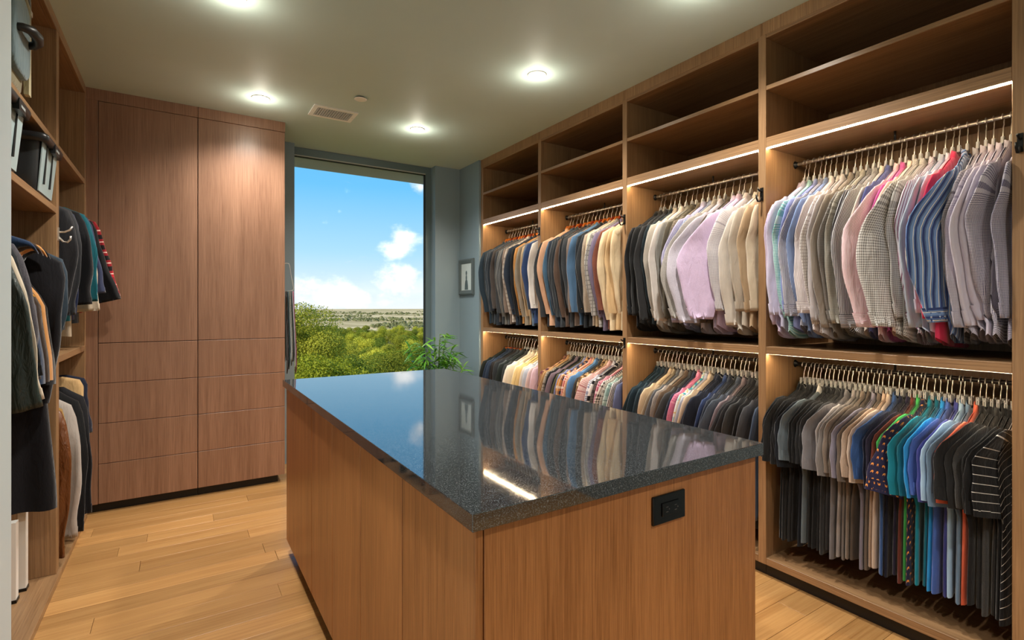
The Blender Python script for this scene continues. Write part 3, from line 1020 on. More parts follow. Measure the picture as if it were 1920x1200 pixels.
def hanger(kind, x, y, z, yaw, label, group, woodmat=None, clips=False, dz=0.0, half=0.122):
    nm = {'wood': 'wooden_hanger', 'clear': 'clear_hanger'}[kind]
    t = thing(nm, label, 'hanger', (x, y, z), yaw, group)
    link('hook', hook_mesh(dz), None, t)
    if kind == 'wood':
        link('shoulder_bar', arms_mesh('wood'), woodmat, t, (0, 0, -dz), objmat=True)
    else:
        link('neck_block', block_mesh(), M_CLEAR, t, (0, 0, -dz * 0.4), objmat=True)
        link('shoulder_bar', arms_mesh('clear', half), M_CLEAR, t, (0, 0, -dz), objmat=True)
        if clips:
            for sx in (-0.023, 0.023):
                link('clip', clip_mesh(), M_CHROME if False else M_CLEAR, t, (sx, 0, -0.066 - dz * 0.4), objmat=True)
    return t


PLAIN_NOUN = {'jacket': 'suit jacket', 'shirt': 'shirt', 'polo': 'short-sleeved shirt', 'coat': 'jacket', 'long_coat': 'long coat', 'vest': 'vest'}


def garment(kind, x, y, z, yaw, mat, label, cat, group, seed, phi, thick=1.0, cuffmat=None, collarmat=None, btn=None, length=None, zscale=1.0, lean=0.0):
    name = {'jacket': 'suit_jacket', 'shirt': 'dress_shirt', 'casual': 'casual_shirt', 'polo': 'polo_shirt', 'coat': 'jacket', 'slim_coat': 'jacket', 'long_coat': 'long_coat', 'vest': 'vest'}[kind]
    t = thing(name, label, cat, (x, y, z), yaw, group)
    t.scale = (1, thick, zscale)
    link('body', body_mesh(kind, seed % 5), mat, t, objmat=True)
    link('collar', collar_mesh(kind), collarmat or mat, t, objmat=True)
    if KIND[kind]['sl'] > 0:
        ss = seed % 9
        near = link('sleeve', sleeve_mesh(kind, ss, phi, length=length, lean=lean), mat, t, objmat=True)
        far = link('sleeve', sleeve_mesh(kind, 1, 0.12, True), mat, t, objmat=True)
        if kind in ('shirt', 'casual', 'coat', 'slim_coat'):
            link('cuff', cuff_mesh(kind, ss, phi, length=length, lean=lean), cuffmat or mat, near, objmat=True)
            link('cuff', cuff_mesh(kind, 1, 0.12, True), cuffmat or mat, far, objmat=True)
        if btn == 'jacket': buttons(near, kind, ss, phi, DKBTN, (0.86, 0.89, 0.92, 0.95))
        elif btn == 'gold': buttons(near, kind, ss, phi, GOLD, (0.86, 0.89, 0.92, 0.95))
        elif btn == 'shirt': buttons(near, kind, ss, phi, WBTN, (0.935, 0.972), edge=0.4)
    return t


def kids(o, out):
    for ch in o.children:
        out.append(ch); kids(ch, out)
    return out


def settle_rail(pairs, ylo, yhi, inside, hcap):
    """Lay the clothes of one rail against each other: at every point of the hanging plane the cloths keep their order
    along the rail, are pressed no thicker than there is room for and stay between the uprights."""
    import numpy as np
    bpy.context.view_layer.update()
    pairs = sorted(pairs, key=lambda p: -p[0].location.y)
    n = len(pairs); DX, DZ = 0.008, 0.013
    xr = sum(p[0].location.x for p in pairs) / n; zr = pairs[0][0].location.z
    data = []
    zmin = 9.0
    for g, h in pairs:
        items = []
        for root, is_g in ((g, True), (h, False)):
            M = np.array(Matrix.Translation(root.location) @ Euler(root.rotation_euler).to_matrix().to_4x4() @ Matrix.Diagonal((*root.scale, 1.0)))
            for o in kids(root, []):
                if o.name.startswith('button'):
                    items.append((o, M, None, np.array(o.location)[None, :] @ M[:3, :3].T + M[:3, 3], 'button')); continue
                v = np.empty(3 * len(o.data.vertices)); o.data.vertices.foreach_get('co', v); v = v.reshape(-1, 3)
                w = (v + np.array(o.location)) @ M[:3, :3].T + M[:3, 3]
                if is_g: zmin = min(zmin, w[:, 2].min())
                items.append((o, M, v, w, 'cloth' if is_g else 'hanger'))
        data.append(items)
    X0 = xr - 0.50; nx = int(1.0 / DX) + 1; Z0 = zmin - 0.03; nz = int((zr + 0.03 - Z0) / DZ) + 2
    lo = np.full((n, nx * nz), 9e9); hi = np.full((n, nx * nz), -9e9)
    A, B = np.meshgrid(np.linspace(0, 1, 7), np.linspace(0, 1, 5)); A = A.ravel()[:, None, None]; B = B.ravel()[:, None, None]
    for i, items in enumerate(data):
        for o, M, v, w, kind in items:
            if kind != 'cloth': continue
            f = np.empty(len(o.data.loops), dtype=np.int64); o.data.loops.foreach_get('vertex_index', f); f = f.reshape(-1, 4)
            q = w[f]
            p = ((1 - A) * ((1 - B) * q[None, :, 0] + B * q[None, :, 1]) + A * ((1 - B) * q[None, :, 3] + B * q[None, :, 2])).reshape(-1, 3)
            ix = np.clip(((p[:, 0] - X0) / DX + 0.5).astype(int), 0, nx - 1); iz = np.clip(((p[:, 2] - Z0) / DZ + 0.5).astype(int), 0, nz - 1)
            k = ix * nz + iz
            np.minimum.at(lo[i], k, p[:, 1]); np.maximum.at(hi[i], k, p[:, 1])
    lo = lo.reshape(n, nx, nz); hi = hi.reshape(n, nx, nz)
    mask = hi >= lo
    c0 = np.where(mask, (lo + hi) / 2, 0.0); h0 = np.where(mask, (hi - lo) / 2, 0.0)
    m = mask.astype(float)

    def blur(a, times=1):
        for _ in range(times):
            for ax in (1, 2):
                pa = np.pad(a * m, [(0, 0)] + [(1, 1) if k == ax else (0, 0) for k in (1, 2)]); pm = np.pad(m, [(0, 0)] + [(1, 1) if k == ax else (0, 0) for k in (1, 2)])
                sl = lambda q, d: q[:, d:d + nx, :] if ax == 1 else q[:, :, d:d + nz]
                num = sl(pa, 0) + 2 * sl(pa, 1) + sl(pa, 2); den = sl(pm, 0) + 2 * sl(pm, 1) + sl(pm, 2)
                a = np.where(mask, num / np.maximum(den, 1e-9), a)
        return a
    s = np.where(mask, np.minimum(1.0, hcap / np.maximum(h0, 1e-5)), 1.0)
    s = np.minimum(s, blur(s, 1))
    H = h0 * s
    c = c0.copy()
    xs = X0 + DX * np.arange(nx)
    ins = inside(xs)[None, :, None] & mask
    G = 0.0026
    for it in range(80):
        for d in (1, 2, 3, 4, 5, 6):
            for i in range(n - d):
                j = i + d
                ov = (H[i] + H[j] + G + (d - 1) * 0.003) - (c[i] - c[j])
                ov = np.where(mask[i] & mask[j] & (ov > 0), ov * 0.5, 0.0)
                c[i] += ov; c[j] -= ov
        c = np.where(ins, np.clip(c, ylo + 0.003 + H, yhi - 0.003 - H), c)
        if it < 44 and it % 4 == 3: c = c0 + blur(c - c0, 2)
    D = c - c0
    # carry the shift a little past the edge of each cloth
    def grow(a):
        mm = mask.copy(); a = np.where(mm, a, 0.0)
        for _ in range(5):
            num = np.zeros_like(a); den = np.zeros_like(a)
            for ax, sh in ((1, 1), (1, -1), (2, 1), (2, -1)):
                num += np.roll(np.where(mm, a, 0), sh, ax); den += np.roll(mm.astype(float), sh, ax)
            new = ~mm & (den > 0)
            a = np.where(new, num / np.maximum(den, 1), a); mm = mm | new
        return a
    D = grow(D); C0 = grow(c0); S = np.where(mask, s, 0); S = grow(s)
    S = np.where(S <= 0, 1.0, S)

    def at(F, x, z):
        a = np.clip((x - X0) / DX, 0, nx - 1.001); b = np.clip((z - Z0) / DZ, 0, nz - 1.001)
        i = a.astype(int); j = b.astype(int); a -= i; b -= j
        return F[i, j] * (1 - a) * (1 - b) + F[i + 1, j] * a * (1 - b) + F[i, j + 1] * (1 - a) * b + F[i + 1, j + 1] * a * b
    for i, items in enumerate(data):
        for o, M, v, w, kind in items:
            x, y, z = w[:, 0], w[:, 1], w[:, 2]
            dy = at(D[i], x, z) + (at(S[i], x, z) - 1) * (y - at(C0[i], x, z))
            if kind == 'hanger':
                tt = np.clip((zr - 0.050 - z) / 0.045, 0, 1)
                dy = dy * tt
                if not o.name.startswith('shoulder_bar'): dy = at(D[i], np.full_like(x, o.parent.location.x), np.minimum(z, zr - 0.115)) * tt
            w2 = w.copy(); w2[:, 1] += dy
            l = (w2 - M[:3, 3]) @ np.linalg.inv(M[:3, :3]).T
            if kind == 'button':
                o.location = l[0]; continue
            me = o.data.copy(); mats = [sl_.material for sl_ in o.material_slots]
            me.vertices.foreach_set('co', (l - np.array(o.location)).ravel()); me.update()
            o.data = me


# pattern shortcuts -------------------------------------------------
def S(c, per=0.007, duty=0.45): return ('stripe', c, per, duty)
def G(c, per=0.016): return ('gingham', c, per * 0.8)
def GR(c, per=0.014): return ('grid', c, per)
def TW(c): return ('tweed', c)
def PL(c, c3, per=0.05): return ('plaid', c, c3, per)


# name, colour, pattern, flag (F = sleeve fanned towards the room, J = sleeve buttons, G = gold buttons, B = shirt buttons)
BAY1U = [('dark teal navy', '2B3A46', None, ''), ('charcoal', '33383C', None, ''), ('slate pinstripe', '3B434B', S('77818A', 0.02, 0.08), ''),
         ('blue-black', '272E36', None, ''), ('dark brown-grey', '4C4643', None, ''), ('graphite', '3D4145', None, ''), ('mid grey', '66645F', None, ''),
         ('ash grey pinstripe', '55585A', S('9C9F9F', 0.022, 0.08), ''), ('taupe', '7F7066', None, ''), ('pale grey plaid', '9A9087', PL('B7AEA4', '6F675F', 0.04), 'J'),
         ('midnight navy', '25303E', None, 'J'), ('black', '1E2023', None, ''), ('camel', 'C18C50', None, 'J'), ('stone', '8C8374', None, 'J'),
         ('sand beige', 'BFA684', None, ''), ('dusty blue', '5D7187', None, ''), ('navy', '2C4068', None, 'J'), ('white linen', 'D8D4CF', None, 'J')]
BAY2U = [('charcoal black', '33373B', None, ''), ('peach tan', 'CDA284', None, ''), ('steel blue', '46647C', None, ''), ('dark navy', '29323F', None, ''),
         ('grey-black pinstripe', '34393E', S('6F777D', 0.02, 0.08), ''), ('coffee brown', '5C4A3F', None, 'J'), ('ink black', '1F2225', None, ''),
         ('anthracite', '393D41', None, ''), ('mushroom', '83746A', None, ''), ('denim blue', '4F6E8D', None, ''), ('black blazer with brass buttons', '22262A', None, 'G'),
         ('deep charcoal', '303336', None, ''), ('grey herringbone', 'B3A492', TW('8F8172'), 'J'), ('cream', 'DAC6A6', None, ''), ('light grey windowpane', 'A7A39E', GR('7C7975', 0.03), 'J'),
         ('mauve grey', '766C84', None, 'J'), ('rust burgundy tweed', '82503F', TW('6A3D33'), 'J'), ('ivory', 'E3CFAA', None, ''), ('beige', 'D2B285', None, 'J'), ('oatmeal', 'DCC7A3', None, '')]
BAY3U = [('black', '232426', None, ''), ('soft black', '2A2B2C', None, ''), ('washed black', '303133', None, ''), ('black-teal', '222D33', None, ''),
         ('stone grey', 'B9B3A9', None, ''), ('chalk white', 'D6CFC9', None, ''), ('cool grey', '86847F', None, ''), ('olive grey', '5B5548', None, ''),
         ('taupe check', '7A7062', GR('635A4E', 0.01), ''), ('pale lavender stripe', 'C6C1D8', S('8E8DB5', 0.008), ''), ('navy-flecked stripe', '6C7796', S('A9B3CB', 0.006), ''),
         ('grey marl', 'ABA6A0', TW('8F8B86'), 'FB'), ('silver lavender', 'C7C1CC', TW('B2ADBA'), 'FB'), ('espresso', '4E443B', None, ''), ('lavender', 'C9BEDA', None, ''),
         ('lilac pink', 'D0BBD6', TW('C4ACCB'), 'FB'), ('white fine-check', 'DED9DC', GR('A9A4AE', 0.007), ''), ('off-white', 'DAD1C6', None, ''), ('greige', 'C2B7A8', None, ''),
         ('tan', 'B99F80', None, ''), ('light beige', 'CDBDA5', None, '')]
BAY4U = [('pale lavender micro-check', 'E0D0E4', GR('C9B6D6', 0.005), 'B'), ('light lilac', 'CFC9E4', None, ''), ('teal gingham', '57B4B2', G('DDF0F0', 0.010), ''),
         ('periwinkle blue', '98A4DC', None, 'B'), ('navy-and-white fine stripe', 'DDDCE6', S('4D4C68', 0.0055, 0.5), 'f'), ('blue oxford', '8499C6', None, ''),
         ('white shirt with grey stripes', 'F0E9E9', S('C3B5BA', 0.008, 0.35), 'f'), ('white grid-check', 'EBE6E4', GR('BDB3B0', 0.012), ''), ('pale grey chambray', 'C7C1C4', None, 'f'),
         ('warm taupe', '9E948A', None, ''), ('dark grey micro-check', '6F6B68', GR('A6A29E', 0.005), ''), ('grey houndstooth', '7C776C', G('C9C5BA', 0.006), 'f'),
         ('charcoal pencil-stripe', '47454A', S('C6C4C6', 0.010, 0.35), ''), ('black-and-white stripe', 'D9D7D9', S('3A3840', 0.007, 0.45), ''), ('cream candy-stripe', 'E8DFD4', S('C2B6AA', 0.006), ''),
         ('indigo', '555E94', None, ''), ('pink-and-white stripe', 'F6E8E8', S('DE9FAE', 0.006, 0.42), 'F'), ('magenta', 'CE63A8', None, ''), ('blush peach', 'F2DACB', None, ''),
         ('grey-and-white gingham', 'F0ECE8', G('86817D', 0.012), 'F'), ('ash gingham', 'E6E2DE', G('8F8B88', 0.010), ''), ('white shirt with burgundy stripes', 'E9E3EC', S('7C2F58', 0.012, 0.3), ''),
         ('silver blue', 'BCC7D8', None, ''), ('icy lilac', 'DAD6EA', None, ''), ('crimson red', 'DC3A60', None, 'R'), ('blue multi-stripe', '7FA0D4', ('multi', '3A4A7E', 'F2F0EE', '24283C'), 'FB'),
         ('grey graph-check', 'C3BFC6', GR('7C7882', 0.006), ''), ('grey-lilac fine check', 'CCC6D2', GR('A19AAC', 0.006), ''), ('lilac-white', 'DAD3E2', None, ''),
         ('silver satin', 'CFC9DC', None, 'f'), ('navy micro-gingham', 'E4E0EA', G('433D66', 0.0065), 'f'), ('navy-checked white', 'D3CFDD', G('393660', 0.006), '')]
BAY1L = [('forest black', '1F2623', None, ''), ('deep navy', '26344A', None, ''), ('slate navy', '2D3B50', None, ''), ('black', '1D1F24', None, ''), ('dark brown-black', '292524', None, ''),
         ('charcoal', '33393E', None, ''), ('iron grey', '434A4F', None, ''), ('black-green', '212A29', None, ''), ('graphite', '363B3D', None, ''),
         ('warm white', 'EFE6D6', None, ''), ('cream', 'EADFC8', None, ''), ('ivory', 'EFE4CB', None, ''), ('butter yellow', 'E2CB94', None, ''), ('straw yellow', 'DBBF85', None, ''),
         ('off-white', 'E8E0D4', None, ''), ('pale blue', 'C0CCDB', None, ''), ('blush white', 'E6D2D2', None, ''), ('pale pink', 'DDC0D0', None, '')]
BAY2L = [('burgundy plaid', '6A3840', PL('C69A72', '2C2A3E', 0.06), ''), ('tan stripe', 'BF9C70', S('8C6A48', 0.012), ''), ('grey grid-check', '9E968A', GR('5C564E', 0.018), ''),
         ('black', '1F2024', None, ''), ('mauve grey', '7C6C78', None, ''), ('jet black', '191A1D', None, ''), ('olive camouflage', '605C40', TW('3F3D2C'), ''), ('periwinkle', '7A82AE', None, ''),
         ('orange and navy plaid', 'D4974C', PL('2F3E63', 'EDE3D2', 0.055), 'f'), ('red pin-check', 'C1605A', GR('EFE2DC', 0.012), ''), ('rust paisley', 'B87A55', TW('E6CDB4'), ''),
         ('washed denim', '5F8CC0', None, 'f'), ('charcoal tweed', '4A4845', TW('2D2C2A'), ''), ('brown and tan plaid', 'A0805A', PL('4A3A2C', 'D8C4A0', 0.05), ''), ('sand herringbone', 'C3AC8C', TW('A28B6C'), ''),
         ('pink fine check', 'EBD3D0', GR('B8787C', 0.010), ''), ('blue-and-white gingham', 'EFEDF0', G('3F4C7C', 0.012), ''), ('black, red and white block-stripe', 'EDE8E6', ('hstripe', '1A1A20', 0.05, 0.5), ''),
         ('graphite check', '6C6866', GR('3C3A3A', 0.014), ''), ('raspberry check', 'B0506C', GR('E6C6CE', 0.012), ''), ('bold black-and-white gingham', 'F2EFEA', G('23232E', 0.020), 'f'),
         ('charcoal houndstooth', '55524E', G('C9C5BC', 0.010), ''), ('pale teal plaid', 'B9CCC8', PL('7FA09C', '4C6A6C', 0.045), ''), ('black-and-white diagonal stripe', 'EAE6E2', S('2A2A33', 0.010, 0.5), ''), ('slate blue', '616A90', None, '')]
BAY3L = [('black-teal', '1F3038', None, ''), ('midnight teal', '213542', None, ''), ('dark petrol', '243743', None, ''), ('charcoal', '393C42', None, ''), ('beige', 'D3BFA2', None, 'f'),
         ('khaki tan', '8D7F6C', None, ''), ('slate', '5B5F66', None, ''), ('heather grey', 'A9A4A2', TW('8F8B8A'), 'f'), ('brown heather', '6B5B4E', None, ''), ('dark grey', '45474B', None, ''), ('navy', '2B3447', None, ''),
         ('rose pink check', 'D06A94', GR('E79DB8', 0.008), 'f'), ('turquoise and yellow madras', 'EDEBE2', PL('3FA3B5', 'E3B85A', 0.055), ''), ('pale slate blue', 'AAB0C4', None, ''), ('sandy beige', 'D0BCA6', None, ''),
         ('dark navy', '262B3B', None, ''), ('ink navy', '232A3A', None, 'f'), ('royal navy', '34456E', None, ''), ('charcoal blue', '3B4352', None, ''), ('black', '202226', None, ''),
         ('grey-blue', '4A5464', None, 'f'), ('mauve grey', '82767E', None, 'f'), ('anthracite', '3A3B40', None, ''), ('soft black', '2B2C30', None, ''), ('graphite', '404347', None, 'f'),
         ('jet black', '1E1F22', None, ''), ('washed charcoal', '494B51', None, ''), ('dark slate blue', '3E4C62', None, '')]
BAY4L = [('black-teal', '24282C', None, ''), ('black', '1F2022', None, ''), ('faded black', '2B2C2E', None, ''), ('jet black', '1A1B1D', None, ''), ('dark navy-black', '1F232A', None, ''),
         ('grey-teal shirt with white trim', '66727A', None, 'fW'), ('carbon black', '232425', None, ''), ('coal black', '1D1E20', None, ''), ('charcoal black', '2A2B2D', None, ''), ('dark graphite', '333436', None, 'f'),
         ('iron', '3E3F42', None, ''), ('mid grey', '78767A', None, 'f'), ('silver grey', 'A39D9C', None, ''), ('pewter', '7D7876', None, ''), ('taupe grey', '86796E', TW('756A60'), 'f'), ('dark taupe', '61574E', None, ''),
         ('grey-lavender', '7F7B8B', None, 'f'), ('mocha', '6E6258', None, ''), ('beige heather', 'B7A18F', TW('A48F7E'), 'f'), ('pale oatmeal', 'CBB6A4', None, ''), ('denim navy', '36558A', None, 'f'),
         ('ink navy', '22263A', None, ''), ('dark plum navy', '272438', None, ''), ('maroon', '6A352C', None, ''), ('bright green', '48B55E', None, ''),
         ('navy fox-print', '2A2846', ('fox', 'F09A4A'), 'F'), ('teal', '1C8398', None, ''), ('deep teal', '17687C', None, ''), ('bright blue', '2E96DC', None, ''), ('royal blue', '4A68B4', None, 'f'),
         ('violet blue', '4D529C', None, ''), ('light blue', 'A4C4E2', None, ''), ('steel blue', '6C86A2', None, ''), ('coral orange', 'EE7458', None, ''), ('black pique', '222224', None, 'f'),
         ('smoke black', '2A2A2B', None, ''), ('charcoal heather', '4A4A4A', TW('3A3A3A'), 'f'), ('black with grey placket', '242424', None, ''), ('deep black', '19191A', None, ''), ('black white-striped', '1B1B1D', ('hstripe', 'D9D5CF', 0.030, 0.08), 'R')]

ORD = ['first', 'second', 'third', 'fourth']
PLACE = ['bay beside the framed picture', 'second bay from the window', 'third bay from the window', 'fourth bay from the window']
PLACES = ['first bay', 'second bay', 'third bay', 'fourth bay']


def fill(bay, upper, lst, kind, noun, base_phi, wood_first=0, clips=False):
    ya, yb = BAYS[bay]
    z = RZU if upper else RZL
    n = len(lst)
    r = random.Random(bay * 10 + upper)
    ystart = yb - 0.045; yend = ya + 0.035
    step = (ystart - yend) / (n - 1)
    level = 'upper rail' if upper else 'lower rail'
    group = f"{noun}s on the {level} of the {ORD[bay]} bay"
    pairs = []
    ym = (ya + yb) / 2
    for i, (nm, col, pat, fl) in enumerate(lst):
        y = ystart - i * step + r.uniform(-0.2, 0.2) * step
        if abs(y - ym) < 0.0085: y = ym + math.copysign(0.0085, y - ym)
        yaw = math.radians(r.uniform(-5, 5) + (4 if bay >= 2 else 0))
        phi = base_phi + r.uniform(-0.12, 0.12)
        xoff = r.uniform(-0.008, 0.012)
        if 'F' in fl: phi = 1.0; xoff -= 0.012
        elif 'f' in fl: phi = 0.7; xoff -= 0.008
        phi = round(phi * 5) / 5 if 'F' not in fl else 1.0
        if 'R' in fl: xoff -= 0.012
        mat = fabric(col, pat)
        has = any(w in nm for w in ('shirt', 'blazer'))
        desc = nm if has else f'{nm} {noun}'
        lab = f'{desc} on the {level}, {PLACE[bay]}'
        th = min(1.25, max(0.75, step / 0.030))
        btn = {'J': 'jacket', 'G': 'gold', 'B': 'shirt'}.get(next((c for c in fl if c in 'JGB'), ''), None)
        xoff = max(-0.02, min(0.012, xoff))
        g = garment(kind, RAILX + xoff, y, z, yaw, mat, lab, 'jacket' if kind == 'jacket' else 'shirt', group, r.randint(0, 40), phi, th, btn=btn,
                    collarmat=plain('white_trim', lin('E4E2DE'), 0.7) if 'W' in fl else None,
                    zscale=r.uniform(0.965, 1.0) if not ('R' in fl) else 1.0, lean=(0.045 if kind == 'polo' else 0.02) if 'F' in fl else 0.0)
        wk = i < wood_first
        hg_ = ('wooden hangers' if wk else 'clear hangers') + f' on the {level} of the {ORD[bay]} bay'
        hl = f"{'contoured wooden' if wk else 'clear plastic'} hanger holding {desc}, {level}, {PLACES[bay]}"
        r.uniform(-8, 8)
        h_ = hanger('wood' if wk else 'clear', RAILX + xoff * 0.25, y, z, yaw, hl, hg_, M_HWOOD1 if (i * 7) % 5 < 3 else M_HWOOD2, clips, {'jacket': 0.014, 'shirt': 0.036, 'casual': 0.030, 'polo': 0.026}[kind], 0.088 if kind == 'polo' else 0.122)
        pairs.append((g, h_))
    settle_rail(pairs, ya, yb, lambda xs: xs > XR - 0.020, step * 0.37)


fill(0, 1, BAY1U, 'jacket', 'suit jacket', 0.22, 99)
fill(1, 1, BAY2U, 'jacket', 'suit jacket', 0.25, 99)
fill(2, 1, BAY3U, 'shirt', 'dress shirt', 0.45)
fill(3, 1, BAY4U, 'shirt', 'dress shirt', 0.60)
fill(0, 0, BAY1L, 'casual', 'shirt', 0.25, 6)
fill(1, 0, BAY2L, 'casual', 'casual shirt', 0.35, 0, True)
fill(2, 0, BAY3L, 'casual', 'casual shirt', 0.45, 0, True)
fill(3, 0, BAY4L, 'polo', 'polo shirt', 0.55, 0, True)

# ---- left closet garments: (kind, name, colour, pattern, y, cat, leather)
LEFT = {}


def left_item(kind, desc, col, pat, x, y, z, cat, place, group, seed, leather=False, length=None, thick=1.6, zs=1.0, yaw=0.0, collar=None, phi=0.2, lean=0.0, lining=None):
    rx = -0.775 if 'bins' in place else -0.76 if 'above' in place else -0.79
    mat = fabric(col, pat, leather=leather)
    g = garment(kind, x, y, z, PI + math.radians(yaw), mat, f'{desc} {place}', cat, group, seed, phi, thick, zscale=zs, length=length, collarmat=collar, lean=lean)
    if lining:
        P = KIND['vest']; m = MB(); rings = []
        for q in range(13):
            s_ = 0.22 + 0.70 * q / 12; t_ = 0.02 + 0.38 * s_
            w = P['W'] - 0.085 * math.sin(PI * s_ ** 0.7) + 0.002
            zz = P['zs'] * (1 - t_) + P['L'] * t_
            rings.append([(-w + (0.013 * math.sin(PI * (q + 0.6) / 13.2) + 0.001) * math.cos(2 * PI * j / 8), (0.020 * math.sin(PI * (q + 0.6) / 13.2) + 0.001) * math.sin(2 * PI * j / 8), zz) for j in range(8)])
        m.loft(rings); link('armhole_lining', m.mesh('armhole_lining'), lining, g)
    hg_ = hanger('clear', rx, y, z, PI + math.radians(yaw), f"clear hanger holding {desc} {place.replace('in the corner closet ', '')}", 'clear hangers in the left closet', None, False, 0.0, 0.088)
    LEFT.setdefault((z, place), []).append((g, hg_))


pa, ga = 'hanging under the storage bins', 'vests and coats under the bins'
mustard = fabric('D2921C', None)
Z1 = 1.752
left_item('slim_coat', 'dark green leather jacket', '24322F', None, -0.800, 2.50, Z1, 'jacket', pa, ga, 1, True, None, 1.9, 1.03, 6, lean=0.17)
left_item('slim_coat', 'cream fleece jacket', 'D6C9B4', None, -0.800, 2.59, Z1, 'jacket', pa, ga, 2, False, None, 1.5, 0.99, 4, lean=0.14)
left_item('slim_coat', 'black quilted jacket', '20252B', GR('15181C', 0.05), -0.800, 2.67, Z1, 'jacket', pa, ga, 3, False, None, 1.7, 0.93, 4, lean=0.15)
left_item('slim_coat', 'charcoal wool jacket', '55535A', TW('444248'), -0.800, 2.76, Z1, 'jacket', pa, ga, 4, False, None, 1.7, 0.95, 3, lean=0.11)
left_item('vest', 'navy quilted vest with mustard lining', '1E3350', None, -0.757, 2.85, Z1, 'vest', pa, ga, 2, False, None, 1.9, 1.0, 6, mustard, lining=mustard)
left_item('vest', 'dark brown vest', '3A2D24', None, -0.757, 2.94, Z1, 'vest', pa, ga, 3, False, None, 1.8, 1.0, 6)
left_item('vest', 'tan suede vest', 'C48A4E', None, -0.757, 3.02, Z1, 'vest', pa, ga, 4, False, None, 1.8, 1.0, 5)
left_item('vest', 'black wool vest', '17181C', None, -0.757, 3.09, Z1, 'vest', pa, ga, 1, False, None, 1.9, 1.02, 5)
left_item('long_coat', 'long black overcoat', '15151A', None, -0.752, 3.16, Z1, 'coat', pa, ga, 0, False, None, 2.0, 1.03, 3)
left_item('coat', 'slate blue jacket', '35424E', None, -0.765, 3.26, Z1, 'jacket', pa, ga, 5, False, None, 1.6, 0.97, 3)

pb, gb = 'in the corner closet above the middle shelf', 'jackets on the upper rail of the corner closet'
for k, (nm, col, pat, y, dx, sc) in enumerate((('charcoal jacket', '2C2D31', None, 3.47, 0.0, 1.0), ('grey-black jacket', '3A3C40', None, 3.55, 0.0, 0.93),
                                               ('navy hooded jacket', '2B3350', None, 3.62, 0.01, 0.98), ('black zip jacket', '18191D', None, 3.70, 0.035, 0.90),
                                               ('deep teal jacket', '1B6472', None, 3.79, 0.060, 0.84), ('cream padded jacket', 'D6C7B0', None, 3.88, 0.045, 0.94),
                                               ('dusk blue jacket', '39415F', None, 3.95, 0.05, 0.84), ('black fleece jacket', '1A1B1E', None, 4.04, 0.075, 0.86),
                                               ('red and black buffalo plaid jacket', 'C21F2E', PL('161214', 'E9C5B8', 0.085), 4.13, 0.085, 0.80))):
    left_item('coat', nm, col, pat, -0.76 + (dx - 0.04) * 0.4, y, 2.02, 'jacket', pb, gb, k + 1, False, None, 1.7, sc, 4, lean=0.05 + 0.012 * k + (dx - 0.04) * 0.6)
pc, gc = 'in the corner closet below the middle shelf', 'coats on the lower rail of the corner closet'
for k, (nm, col, y, dx, lea, sc) in enumerate((('brown leather coat', '6E3F1C', 3.46, 0.0, True, 0.96), ('olive tan coat', '9A7A45', 3.53, -0.01, False, 0.97), ('light grey cotton coat', 'A9A19A', 3.64, 0.035, False, 0.97),
                                               ('black trench coat', '17181A', 3.78, 0.065, False, 0.95), ('black wool coat', '1D1E22', 3.90, 0.085, False, 0.93), ('camel coat', 'C2A070', 4.00, 0.03, False, 0.6), ('dark navy coat', '1C2234', 4.10, 0.05, False, 0.6))):
    left_item('coat', nm, col, None, -0.79 + (dx - 0.04) * 0.4, y, 1.012, 'coat', pc, gc, k + 2, lea, 0.80 if sc > 0.7 else None, 1.9, sc, 5, lean=(0.06 if sc > 0.7 else 0.04) + (dx - 0.04) * 0.6)

for (z, place), prs in LEFT.items():
    b0, b1 = (lw_posts[0][1], lw_posts[1][0]) if 'bins' in place else (lw_posts[1][1], lw_posts[2][0])
    settle_rail(prs, b0, b1, lambda xs: xs < XLW + 0.020, 0.034)


